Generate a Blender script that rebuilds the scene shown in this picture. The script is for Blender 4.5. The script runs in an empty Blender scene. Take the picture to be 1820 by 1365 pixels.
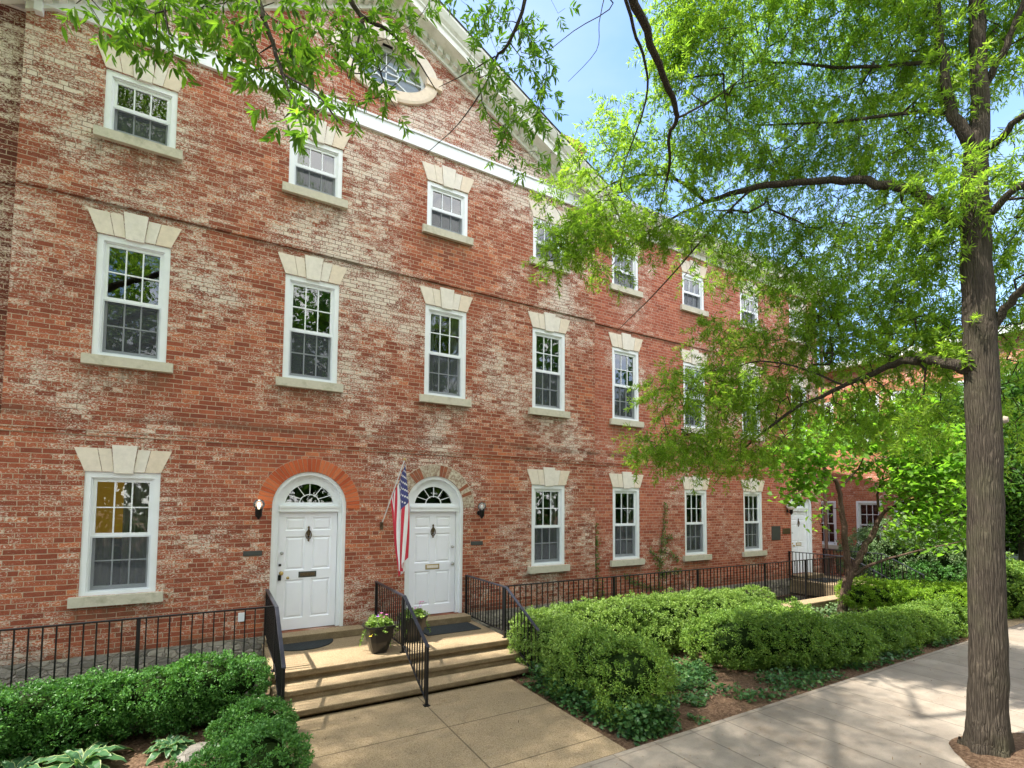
import bpy, math, random
import numpy as np
from mathutils import Vector, Matrix
rng = np.random.default_rng(7); random.seed(7)
PI = math.pi
S = bpy.context.scene
COL = S.collection
# ------------------------------------------------------------------ camera
FPX, CXP, CYP = 890.8894769, 910.0, 847.0268517
CAM = np.array([1.2447, -9.3163, 2.8])
yaw, pit, rol = math.radians(30.18), math.radians(3.074), math.radians(0.436)
_f = np.array([math.sin(yaw)*math.cos(pit), math.cos(yaw)*math.cos(pit), math.sin(pit)])
_r0 = np.array([math.cos(yaw), -math.sin(yaw), 0.0]); _u0 = np.cross(_r0, _f)
_r = math.cos(rol)*_r0 + math.sin(rol)*_u0; _u = -math.sin(rol)*_r0 + math.cos(rol)*_u0
def at(px, py, depth):
    "a point of the place seen at photo pixel px,py, depth metres ahead of the camera"
    return CAM + depth*(_f + _r*(px-CXP)/FPX - _u*(py-CYP)/FPX)
cd = bpy.data.cameras.new('camera'); co = bpy.data.objects.new('camera', cd); COL.objects.link(co)
cd.sensor_width = 36; cd.lens = FPX/1820*36; cd.shift_y = (CYP-682.5)/1820; cd.clip_end = 600; cd.clip_start = .05
M = Matrix.Identity(4)
for i in range(3): M[i][0] = _r[i]; M[i][1] = _u[i]; M[i][2] = -_f[i]; M[i][3] = CAM[i]
co.matrix_world = M; S.camera = co
S.render.resolution_x, S.render.resolution_y = 1024, 768
S.view_settings.view_transform = 'Standard'; S.view_settings.look = 'None'
S.view_settings.exposure = 2.12; S.view_settings.gamma = 1
S.render.engine = 'CYCLES'
S.cycles.max_bounces = 8; S.cycles.transparent_max_bounces = 24; S.cycles.transmission_bounces = 6
# ------------------------------------------------------------------ light
SUN = Vector((-0.50, 0.052, 0.87)).normalized()
W = bpy.data.worlds.new('World'); S.world = W; W.use_nodes = True
wn = W.node_tree; wn.nodes.clear()
sk = wn.nodes.new('ShaderNodeTexSky'); sk.sky_type = 'NISHITA'; sk.sun_disc = False
sk.sun_elevation = math.asin(SUN.z); sk.sun_rotation = math.atan2(SUN.x, SUN.y); sk.air_density = 1.0; sk.dust_density = 0.4; sk.ozone_density = 1.6; sk.altitude = 2500
bg = wn.nodes.new('ShaderNodeBackground'); bg.inputs[1].default_value = 0.15
# thin high cloud veils
tc = wn.nodes.new('ShaderNodeTexCoord'); nz = wn.nodes.new('ShaderNodeTexNoise'); nz.inputs['Scale'].default_value = 2.2; nz.inputs['Detail'].default_value = 5; nz.inputs['Roughness'].default_value = .55
mp = wn.nodes.new('ShaderNodeMapping'); mp.inputs['Scale'].default_value = (1, 1, 2.5)
rp = wn.nodes.new('ShaderNodeValToRGB'); rp.color_ramp.elements[0].position = .42; rp.color_ramp.elements[1].position = .8; rp.color_ramp.elements[1].color = (.55, .55, .55, 1)
mx = wn.nodes.new('ShaderNodeMixRGB'); mx.inputs[2].default_value = (1.5, 1.75, 2.1, 1)
wo = wn.nodes.new('ShaderNodeOutputWorld'); L = wn.links
L.new(tc.outputs['Generated'], mp.inputs[0]); L.new(mp.outputs[0], nz.inputs['Vector']); L.new(nz.outputs['Fac'], rp.inputs[0]); L.new(rp.outputs[0], mx.inputs[0])
L.new(sk.outputs[0], mx.inputs[1])
# unseen bright cloud bank added behind the camera to fill the shaded facade
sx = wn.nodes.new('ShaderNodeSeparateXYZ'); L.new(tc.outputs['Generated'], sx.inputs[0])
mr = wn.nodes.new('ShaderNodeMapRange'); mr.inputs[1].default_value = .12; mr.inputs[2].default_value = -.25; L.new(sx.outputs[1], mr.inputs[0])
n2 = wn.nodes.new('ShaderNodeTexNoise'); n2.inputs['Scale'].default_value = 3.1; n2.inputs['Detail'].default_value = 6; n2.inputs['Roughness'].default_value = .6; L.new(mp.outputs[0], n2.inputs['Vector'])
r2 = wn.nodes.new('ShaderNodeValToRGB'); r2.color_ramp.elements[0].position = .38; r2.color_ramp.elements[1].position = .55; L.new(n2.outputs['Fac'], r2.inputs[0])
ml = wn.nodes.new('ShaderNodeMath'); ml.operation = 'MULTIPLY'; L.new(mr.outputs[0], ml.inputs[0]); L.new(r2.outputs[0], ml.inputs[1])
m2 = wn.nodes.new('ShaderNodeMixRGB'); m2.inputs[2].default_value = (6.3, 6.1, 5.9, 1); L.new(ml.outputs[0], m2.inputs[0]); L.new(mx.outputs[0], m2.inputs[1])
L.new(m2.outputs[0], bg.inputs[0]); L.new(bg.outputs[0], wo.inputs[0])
sl = bpy.data.lights.new('sun', 'SUN'); sl.energy = 2.7; sl.angle = math.radians(.8); sl.color = (1, .95, .87)
so = bpy.data.objects.new('sun', sl); COL.objects.link(so); so.rotation_euler = SUN.to_track_quat('Z', 'Y').to_euler()
# ------------------------------------------------------------------ materials
class NT:
    def __init__(s, name):
        s.m = bpy.data.materials.new(name); s.m.use_nodes = True; s.t = s.m.node_tree; s.t.nodes.clear()
        s.out = s.n('OutputMaterial'); s.b = s.n('BsdfPrincipled'); s.l(s.b, s.out)
    def n(s, k, **kw):
        x = s.t.nodes.new('ShaderNode'+k)
        for a, v in kw.items(): setattr(x, a, v)
        return x
    def l(s, a, b, i=0, o=0):
        oo = a if isinstance(a, bpy.types.NodeSocket) else a.outputs[o]
        ii = b if isinstance(b, bpy.types.NodeSocket) else b.inputs[i]
        s.t.links.new(oo, ii)
    def noise(s, vec, scale, detail=3, rough=.55, dist=0):
        x = s.n('TexNoise'); x.inputs['Scale'].default_value = scale; x.inputs['Detail'].default_value = detail; x.inputs['Roughness'].default_value = rough; x.inputs['Distortion'].default_value = dist
        if vec is not None: s.l(vec, x.inputs['Vector'])
        return x.outputs['Fac']
    def ramp(s, fac, stops, interp='LINEAR'):
        x = s.n('ValToRGB'); cr = x.color_ramp; cr.interpolation = interp
        while len(cr.elements) < len(stops): cr.elements.new(.5)
        for e, (p, c) in zip(cr.elements, stops):
            e.position = p; e.color = (c, c, c, 1) if isinstance(c, (int, float)) else (*c, 1)
        s.l(fac, x.inputs[0]); return x.outputs[0]
    def mix(s, fac, a, b, mode='MIX'):
        x = s.n('MixRGB', blend_type=mode)
        for i, v in enumerate((fac, a, b)):
            if isinstance(v, (int, float)): x.inputs[i].default_value = v if i == 0 else (v, v, v, 1)
            elif isinstance(v, tuple): x.inputs[i].default_value = (*v, 1)
            else: s.l(v, x.inputs[i])
        return x.outputs[0]
    def math(s, op, a, b=0.0, c=None):
        x = s.n('Math', operation=op)
        for i, v in enumerate((a, b) if c is None else (a, b, c)):
            if isinstance(v, (int, float)): x.inputs[i].default_value = v
            else: s.l(v, x.inputs[i])
        return x.outputs[0]
    def pos(s): return s.n('NewGeometry').outputs['Position']
    def sep(s, v):
        x = s.n('SeparateXYZ'); s.l(v, x.inputs[0]); return x.outputs
    def comb(s, a, b, c=0.0):
        x = s.n('CombineXYZ')
        for i, v in enumerate((a, b, c)):
            if isinstance(v, (int, float)): x.inputs[i].default_value = v
            else: s.l(v, x.inputs[i])
        return x.outputs[0]
    def mapv(s, v, sc):
        x = s.n('Mapping'); x.inputs['Scale'].default_value = sc; s.l(v, x.inputs[0]); return x.outputs[0]
    def bump(s, h, strength=.5, dist=.01):
        x = s.n('Bump'); x.inputs['Strength'].default_value = strength; x.inputs['Distance'].default_value = dist
        s.l(h, x.inputs['Height']); s.l(x.outputs[0], s.b.inputs['Normal'])
    def set(s, col=None, rough=None, metal=None, spec=None):
        if col is not None:
            if isinstance(col, tuple): s.b.inputs['Base Color'].default_value = (*col, 1)
            else: s.l(col, s.b.inputs['Base Color'])
        if rough is not None:
            if isinstance(rough, (int, float)): s.b.inputs['Roughness'].default_value = rough
            else: s.l(rough, s.b.inputs['Roughness'])
        if metal is not None: s.b.inputs['Metallic'].default_value = metal
        if spec is not None: s.b.inputs['Specular IOR Level'].default_value = spec
        return s

def m_brick(name, patina=.5, stops=None, squash=True, off=0.0, mort=(.60, .48, .345)):
    q = NT(name); p = q.sep(q.pos())
    u = q.math('ADD', q.math('ADD', p[0], p[1]), off)
    base = q.comb(u, p[2])
    wob = q.n('TexNoise'); wob.inputs['Scale'].default_value = 9; wob.inputs['Detail'].default_value = 2; q.l(base, wob.inputs['Vector'])
    vo = q.n('VectorMath', operation='MULTIPLY_ADD'); q.l(wob.outputs['Color'], vo.inputs[0]); vo.inputs[1].default_value = (.016, .012, 0); q.l(base, vo.inputs[2])
    vec = vo.outputs[0]
    bt = q.n('TexBrick'); q.l(vec, bt.inputs['Vector'])
    bt.offset = .5; bt.squash = .5 if squash else 1; bt.squash_frequency = 6
    for k, v in (('Scale', 1), ('Mortar Size', .0054), ('Mortar Smooth', .3), ('Bias', 0), ('Brick Width', .228), ('Row Height', .0735)): bt.inputs[k].default_value = v
    bt.inputs['Color1'].default_value = (0, 0, 0, 1); bt.inputs['Color2'].default_value = (1, 1, 1, 1); bt.inputs['Mortar'].default_value = (.5, .5, .5, 1)
    rnd = bt.outputs['Color']; mf = bt.outputs['Fac']
    stops = stops or [(0, (.19, .06, .042)), (.2, (.30, .082, .046)), (.5, (.39, .112, .06)), (.75, (.46, .138, .072)), (.94, (.60, .19, .08)), (1, (.28, .12, .085))]
    big = q.noise(base, .55, 3, .6)
    c = q.ramp(q.math('ADD', q.math('MULTIPLY', rnd, .8), q.math('MULTIPLY', big, .25)), stops)
    fn = q.noise(base, 60, 3, .7)
    c = q.mix(.6, c, q.ramp(fn, [(.25, .5), (.7, 1.2)]), 'MULTIPLY')
    c = q.mix(.5, c, q.ramp(q.noise(base, 8, 4, .7), [(.3, .62), (.65, 1.12)]), 'MULTIPLY')
    mc = q.mix(q.noise(base, 5, 3), mort, tuple(x*.62 for x in mort))
    # old paint clinging to the brick faces: ragged, streaked along the courses, gathered in big patches
    fine = q.noise(q.mapv(base, (1, 1.6, 1)), 31, 5, .78, .1)
    brk = q.math('MULTIPLY', q.math('SUBTRACT', q.noise(q.mapv(base, (1, 2.5, 1)), 6.5, 2, .5), .5), .22)
    perb = q.ramp(rnd, [(0, -.11), (1, .11)])
    patch = q.noise(base, .45, 3, .6, .3)
    grad = q.math('MULTIPLY', q.math('SUBTRACT', patch, .5), .68)
    hz = q.ramp(q.math('DIVIDE', q.math('SUBTRACT', p[2], 2.6), 5.5), [(0, -.055), (.35, 0), (1, .035)])
    lim = q.math('ADD', q.math('ADD', q.math('ADD', grad, hz), fine), q.math('ADD', perb, brk))
    thr = .72 - .22*patina
    w = q.ramp(lim, [(thr-.01, 0), (thr+.045, .95)])
    w = q.math('MULTIPLY', w, q.ramp(mf, [(.25, 1), (.8, .12)]))
    pits = q.ramp(q.noise(q.mapv(base, (1, 1.8, 1)), 33, 4, .75), [(.60, 0), (.68, .75)])
    c = q.mix(pits, c, (.10, .045, .03))
    wcol = q.mix(q.noise(base, 28, 2), (.82, .75, .65), (.62, .51, .41))
    c = q.mix(w, c, wcol)
    zone = q.ramp(q.math('ADD', q.math('ADD', grad, hz), q.math('MULTIPLY', q.math('SUBTRACT', q.noise(base, 2.0, 3), .5), .25)), [(.0, 0), (.11, 1)])
    mc = q.mix(q.math('MULTIPLY', zone, .85 if patina > .5 else .35), mc, (.15, .09, .06))
    c = q.mix(mf, c, mc)
    # lower ledge dirt, plus darker mottling below the upper belt and at the base
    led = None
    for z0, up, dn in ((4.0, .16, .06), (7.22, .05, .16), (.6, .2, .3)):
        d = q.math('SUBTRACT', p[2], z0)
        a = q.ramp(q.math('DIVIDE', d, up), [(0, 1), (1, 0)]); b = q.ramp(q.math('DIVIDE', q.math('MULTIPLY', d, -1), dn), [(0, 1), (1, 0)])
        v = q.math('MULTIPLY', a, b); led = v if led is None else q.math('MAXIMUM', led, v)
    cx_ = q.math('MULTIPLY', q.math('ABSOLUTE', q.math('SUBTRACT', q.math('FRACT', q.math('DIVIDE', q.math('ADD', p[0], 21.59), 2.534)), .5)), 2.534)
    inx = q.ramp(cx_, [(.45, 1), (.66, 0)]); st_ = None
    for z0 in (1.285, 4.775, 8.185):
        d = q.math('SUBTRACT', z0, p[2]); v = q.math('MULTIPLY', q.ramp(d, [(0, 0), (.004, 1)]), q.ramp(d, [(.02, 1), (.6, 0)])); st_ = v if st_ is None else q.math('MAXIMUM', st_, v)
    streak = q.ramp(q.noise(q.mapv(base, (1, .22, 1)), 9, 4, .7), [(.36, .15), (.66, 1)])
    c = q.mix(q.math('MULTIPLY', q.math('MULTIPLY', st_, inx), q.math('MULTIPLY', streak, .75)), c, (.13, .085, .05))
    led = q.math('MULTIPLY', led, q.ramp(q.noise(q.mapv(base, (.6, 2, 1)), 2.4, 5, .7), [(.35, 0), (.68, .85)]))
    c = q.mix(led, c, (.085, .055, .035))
    q.set(c, .93, spec=.15)
    h = q.math('ADD', q.math('MULTIPLY', q.math('SUBTRACT', 1.0, mf), 1.0), q.math('ADD', q.math('MULTIPLY', fn, .35), q.math('MULTIPLY', w, .25)))
    q.bump(h, .9, .008); return q.m
MB_MAIN = m_brick('brick_weathered', .53)
MB_WING = m_brick('brick_wing', .26, [(0, (.26, .075, .045)), (.3, (.40, .11, .065)), (.7, (.47, .145, .085)), (1, (.56, .2, .11))], off=.07, mort=(.62, .46, .35))
MB_LEFT = m_brick('brick_left', .5, [(0, (.10, .035, .025)), (.5, (.2, .055, .035)), (1, (.28, .08, .045))], off=.11)  # shade on the left wing put into darker brick colours
MB_FAR = m_brick('brick_far', .0, [(0, (.40, .13, .07)), (.5, (.50, .17, .09)), (1, (.58, .22, .12))], off=.3)
MB_ARCH = {}
def m_arch(name, patch):
    q = NT(name); g = q.n('NewGeometry'); r = g.outputs['Random Per Island']; p = g.outputs['Position']
    if patch:
        c = q.ramp(r, [(0, (.30, .09, .05)), (.22, (.40, .13, .07)), (.3, (.52, .45, .34)), (1, (.66, .60, .47))])
        f = q.ramp(q.noise(p, 22, 4, .7), [(.42, 0), (.6, .8)]); c = q.mix(f, c, (.22, .11, .07))
    else:
        c = q.ramp(r, [(0, (.42, .085, .035)), (.5, (.55, .13, .05)), (1, (.62, .18, .075))])
    c = q.mix(.5, c, q.ramp(q.noise(p, 50, 3), [(.2, .6), (.8, 1.1)]), 'MULTIPLY')
    q.set(c, .9, spec=.15); q.bump(q.noise(p, 60, 3), .4, .005); return q.m
def m_simple(name, col, rough=.5, metal=0, var=.12, scale=8, bump=.0, bscale=40, bdist=.004, spec=.4, dirt=None):
    q = NT(name); p = q.pos()
    n = q.noise(p, scale, 4, .6)
    c = q.mix(q.ramp(n, [(.3, 0), (.7, 1)]), tuple(x*(1-var) for x in col), tuple(min(1, x*(1+var)) for x in col))
    if dirt:
        f = q.ramp(q.noise(p, dirt[1], 5, .7), [(dirt[2], 0), (dirt[2]+.2, dirt[3])]); c = q.mix(f, c, dirt[0])
    q.set(c, rough, metal, spec)
    if bump: q.bump(q.noise(p, bscale, 3, .6), bump, bdist)
    return q.m
WHITE = m_simple('white_paint', (.79, .82, .84), .38, var=.03, scale=5, bump=.15, bscale=25, bdist=.002, dirt=((.55, .53, .47), 3.5, .58, .35))
WHITE2 = m_simple('white_cornice_paint', (.76, .76, .70), .5, var=.05, scale=3, dirt=((.42, .43, .34), 2.2, .5, .55))
DOORW = m_simple('door_paint', (.84, .86, .92), .32, var=.02, scale=4, bump=.1, bscale=12, bdist=.002)
SASHG = m_simple('lower_sash_paint', (.62, .65, .68), .45, var=.04)
STONE = None
def m_stone(name, a, b, green=.25):
    q = NT(name); g = q.n('NewGeometry'); p = g.outputs['Position']
    c = q.mix(q.ramp(g.outputs['Random Per Island'], [(0, 0), (1, 1)]), a, b)
    c = q.mix(.35, c, q.ramp(q.noise(p, 14, 5, .7), [(.25, .62), (.7, 1.1)]), 'MULTIPLY')
    c = q.mix(q.ramp(q.noise(p, 4.3, 5, .7), [(.52, 0), (.72, green)]), c, (.26, .25, .16))
    q.set(c, .85, spec=.2); q.bump(q.noise(p, 45, 4, .65), .35, .006); return q.m
STONE = m_stone('lintel_stone', (.74, .61, .46), (.77, .72, .64), .14)
SILLM = m_stone('sill_stone', (.56, .52, .40), (.60, .56, .46), .65)
RUBBLE = None
def m_rubble():
    q = NT('foundation_rubble'); p = q.sep(q.pos()); v = q.comb(p[0], q.math('MULTIPLY', p[2], 1.7), p[1])
    vo = q.n('TexVoronoi'); vo.inputs['Scale'].default_value = 5.5; q.l(v, vo.inputs['Vector'])
    ve = q.n('TexVoronoi', feature='DISTANCE_TO_EDGE'); ve.inputs['Scale'].default_value = 5.5; q.l(v, ve.inputs['Vector'])
    c = q.ramp(q.sep(vo.outputs['Color'])[0], [(0, (.20, .185, .16)), (.5, (.31, .28, .24)), (1, (.42, .38, .31))])
    c = q.mix(.6, c, q.ramp(q.noise(v, 12, 5, .7), [(.2, .45), (.8, 1.2)]), 'MULTIPLY')
    e = q.ramp(ve.outputs['Distance'], [(0, 0), (.05, 1)]); c = q.mix(e, (.36, .32, .26), c)
    q.set(c, .95, spec=.1); q.bump(q.math('ADD', e, q.noise(v, 14, 4)), .9, .03); return q.m
RUBBLE = m_rubble()
IRON = m_simple('black_iron', (.008, .008, .009), .42, var=.2, spec=.35)
IRONTOP = m_simple('worn_iron_cap', (.022, .025, .036), .34, var=.2, spec=.5)
BRASS = m_simple('brass', (.55, .40, .15), .35, .9, var=.2)
OLDBRASS = m_simple('aged_brass', (.14, .10, .06), .45, .7, var=.3, scale=60)
STEEL = m_simple('satin_nickel', (.5, .5, .48), .35, .9)
SLATE = m_simple('dark_plaque_metal', (.07, .075, .07), .5, .3)
MATM = m_simple('rubber_mat', (.022, .028, .03), .85, var=.5, scale=40, bump=.9, bscale=70, bdist=.01)
POTM = m_simple('dark_glazed_pot', (.016, .014, .013), .28, var=.3, scale=10, bump=.2, bscale=30, spec=.6)
SOILM = m_simple('potting_soil', (.04, .028, .02), .95, var=.4, scale=50, bump=.8)
ROOFM = m_simple('slate_roof', (.12, .12, .13), .7, var=.2)
GUTTER = m_simple('metal_gutter', (.38, .40, .42), .5, .2, var=.1)
PIPE = m_simple('brown_downspout', (.13, .065, .045), .6, var=.15)
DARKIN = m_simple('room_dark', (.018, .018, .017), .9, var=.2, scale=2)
CURT = m_simple('sheer_curtain', (.62, .60, .55), .9, var=.08, scale=6)
YELLOW = m_simple('yellow_room_wall', (.62, .38, .06), .8, var=.05)
yb = YELLOW.node_tree.nodes.get('Principled BSDF') or [n for n in YELLOW.node_tree.nodes if n.type == 'BSDF_PRINCIPLED'][0]
yb.inputs['Emission Color'].default_value = (.95, .52, .07, 1); yb.inputs['Emission Strength'].default_value = .035  # wall glows by itself, standing in for light inside the room
def m_glass(name='window_glass', ior=2.1, tint=(.9, .95, .93)):
    q = NT(name); q.t.nodes.remove(q.b)
    fr = q.n('Fresnel'); fr.inputs[0].default_value = ior
    gl = q.n('BsdfGlossy'); gl.inputs['Roughness'].default_value = .015; gl.inputs['Color'].default_value = (.93, .97, 1, 1)
    tr = q.n('BsdfTransparent'); tr.inputs[0].default_value = (*tint, 1)
    mxs = q.n('MixShader'); q.l(fr, mxs, 0); q.l(tr, mxs, 1); q.l(gl, mxs, 2)
    bp = q.n('Bump'); bp.inputs['Strength'].default_value = .12; bp.inputs['Distance'].default_value = .02
    q.l(q.noise(q.pos(), 2.2, 1), bp.inputs['Height']); q.l(bp.outputs[0], gl.inputs['Normal'])
    q.l(mxs, q.out); return q.m
GLASS = m_glass()
def m_screen():
    q = NT('insect_screen'); q.t.nodes.remove(q.b)
    d = q.n('BsdfDiffuse'); d.inputs[0].default_value = (.10, .11, .12, 1); tr = q.n('BsdfTransparent'); mxs = q.n('MixShader'); mxs.inputs[0].default_value = .42
    q.l(tr, mxs, 1); q.l(d, mxs, 2); q.l(mxs, q.out); return q.m
SCREEN = m_screen()
def m_globe():
    q = NT('lamp_globe_glass'); q.t.nodes.remove(q.b)
    fr = q.n('Fresnel'); fr.inputs[0].default_value = 1.6; gl = q.n('BsdfGlossy'); gl.inputs['Roughness'].default_value = .03
    tr = q.n('BsdfTransparent'); tr.inputs[0].default_value = (.97, .97, .95, 1); df = q.n('BsdfDiffuse'); df.inputs[0].default_value = (.8, .8, .76, 1)
    a = q.n('MixShader'); a.inputs[0].default_value = .16; q.l(tr, a, 1); q.l(df, a, 2)
    b = q.n('MixShader'); q.l(fr, b, 0); q.l(a, b, 1); q.l(gl, b, 2); q.l(b, q.out); return q.m
GLOBE = m_globe()
MILK = m_simple('milky_globe', (.8, .79, .76), .25, var=.03)
def m_emit(name, c, s):
    q = NT(name); q.b.inputs['Emission Color'].default_value = (*c, 1); q.b.inputs['Emission Strength'].default_value = s; return q.m
BULB = m_emit('lit_bulb', (1, .80, .50), 2.2)
BULBOFF = m_simple('unlit_bulb', (.8, .8, .78), .2)
def m_leaf(name, stops, trans=.45, rough=.42, tcol=1.25):
    q = NT(name); q.t.nodes.remove(q.b)
    g = q.n('NewGeometry'); r = g.outputs['Random Per Island']
    big = q.noise(g.outputs['Position'], .9, 2)
    c = q.ramp(q.math('ADD', q.math('MULTIPLY', r, .75), q.math('MULTIPLY', q.math('SUBTRACT', big, .25), .55)), stops)
    b = q.n('BsdfPrincipled'); q.l(c, b.inputs['Base Color']); b.inputs['Roughness'].default_value = rough; b.inputs['Specular IOR Level'].default_value = .3
    t = q.n('BsdfTranslucent'); q.l(q.mix(1.0, c, (1.45*tcol, 1.55*tcol, .7*tcol), 'MULTIPLY'), t.inputs[0])
    mxs = q.n('MixShader'); mxs.inputs[0].default_value = trans; q.l(b, mxs, 1); q.l(t, mxs, 2); q.l(mxs, q.out); return q.m
LF_OAK = m_leaf('willow_oak_leaf', [(0, (.09, .155, .025)), (.4, (.155, .255, .036)), (.8, (.24, .345, .05)), (1, (.34, .43, .08))], .64)
LF_OAK2 = m_leaf('willow_oak_leaf_near', [(0, (.055, .12, .018)), (.5, (.12, .23, .028)), (1, (.22, .34, .045))], .62)
LF_RED = m_leaf('redbud_leaf', [(0, (.075, .17, .022)), (.5, (.135, .27, .032)), (1, (.22, .37, .055))], .58)
LF_YEW = m_leaf('hedge_leaf', [(0, (.055, .12, .02)), (.5, (.12, .22, .032)), (1, (.25, .36, .055))], .22, .5)
LF_YEWL = m_leaf('hedge_leaf_light', [(0, (.08, .15, .028)), (.5, (.16, .26, .05)), (1, (.30, .41, .09))], .25, .5)
LF_YEWG = m_leaf('hedge_leaf_sunlit', [(0, (.08, .17, .012)), (.5, (.17, .30, .02)), (1, (.30, .44, .035))], .3, .5)  # leaf colour raised to carry the sunlight on the hedge top
LF_BALL = m_leaf('shrub_leaf', [(0, (.035, .11, .024)), (.5, (.065, .18, .034)), (1, (.13, .28, .055))], .22, .45)
LF_IVY = m_leaf('ivy_leaf', [(0, (.025, .07, .02)), (.5, (.045, .12, .035)), (1, (.10, .18, .05))], .2, .38)
LF_VINE = m_leaf('vine_leaf', [(0, (.05, .09, .02)), (.5, (.09, .15, .03)), (1, (.16, .22, .05))], .3, .5)
LF_YEL = m_leaf('yellow_green_leaf', [(0, (.10, .17, .03)), (.5, (.2, .28, .05)), (1, (.34, .40, .10))], .4, .5)
LF_VAR = m_leaf('variegated_leaf', [(0, (.05, .11, .04)), (.6, (.12, .2, .08)), (1, (.32, .38, .2))], .25, .5)
LF_BACK = m_leaf('background_leaf', [(0, (.03, .08, .015)), (.5, (.055, .14, .02)), (1, (.12, .22, .035))], .4, .5)
HOSTAC = m_leaf('hosta_blade', [(0, (.035, .10, .04)), (1, (.07, .16, .06))], .2, .4)
HOSTAY = m_leaf('hosta_cream_edge', [(0, (.26, .33, .12)), (1, (.36, .42, .19))], .25, .45)
FLP = m_simple('pink_petal', (.62, .18, .40), .6, var=.2); FLU = m_simple('purple_petal', (.38, .16, .6), .6, var=.2); FLY = m_simple('yellow_petal', (.85, .65, .05), .6)
def m_bark(name, a, b, sc=1.0):
    q = NT(name); p = q.pos(); v = q.mapv(p, (1, 1, .075))
    n1 = q.noise(v, 26*sc, 5, .65, .6); n2 = q.noise(v, 70*sc, 3, .7); n3 = q.noise(p, 2.5, 3)
    vo = q.n('TexVoronoi', feature='DISTANCE_TO_EDGE'); vo.inputs['Scale'].default_value = 20*sc; q.l(v, vo.inputs['Vector'])
    rid = q.ramp(vo.outputs['Distance'], [(0, 0), (.28, 1)])
    c = q.mix(q.ramp(n1, [(.3, 0), (.7, 1)]), a, b); c = q.mix(q.ramp(rid, [(0, .4), (.5, 0)]), c, tuple(x*.5 for x in a))
    c = q.mix(q.ramp(n3, [(.45, 0), (.7, .5)]), c, (.085, .08, .045)); c = q.mix(q.ramp(q.noise(p, 7, 4, .7), [(.55, 0), (.75, .45)]), c, tuple(x*.4 for x in a))
    q.set(c, .92, spec=.15); q.bump(q.math('ADD', rid, q.math('ADD', n1, q.math('MULTIPLY', n2, .4))), .8, .02); return q.m
BARK = m_bark('oak_bark', (.042, .033, .024), (.105, .084, .062), 2.3); BARKR = m_bark('redbud_bark', (.09, .055, .04), (.17, .11, .08), 1.6)
TWIG = m_simple('twig', (.09, .06, .045), .85, var=.3); PALEB = m_bark('pale_bark', (.42, .34, .26), (.62, .52, .42), 1.3)
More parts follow.
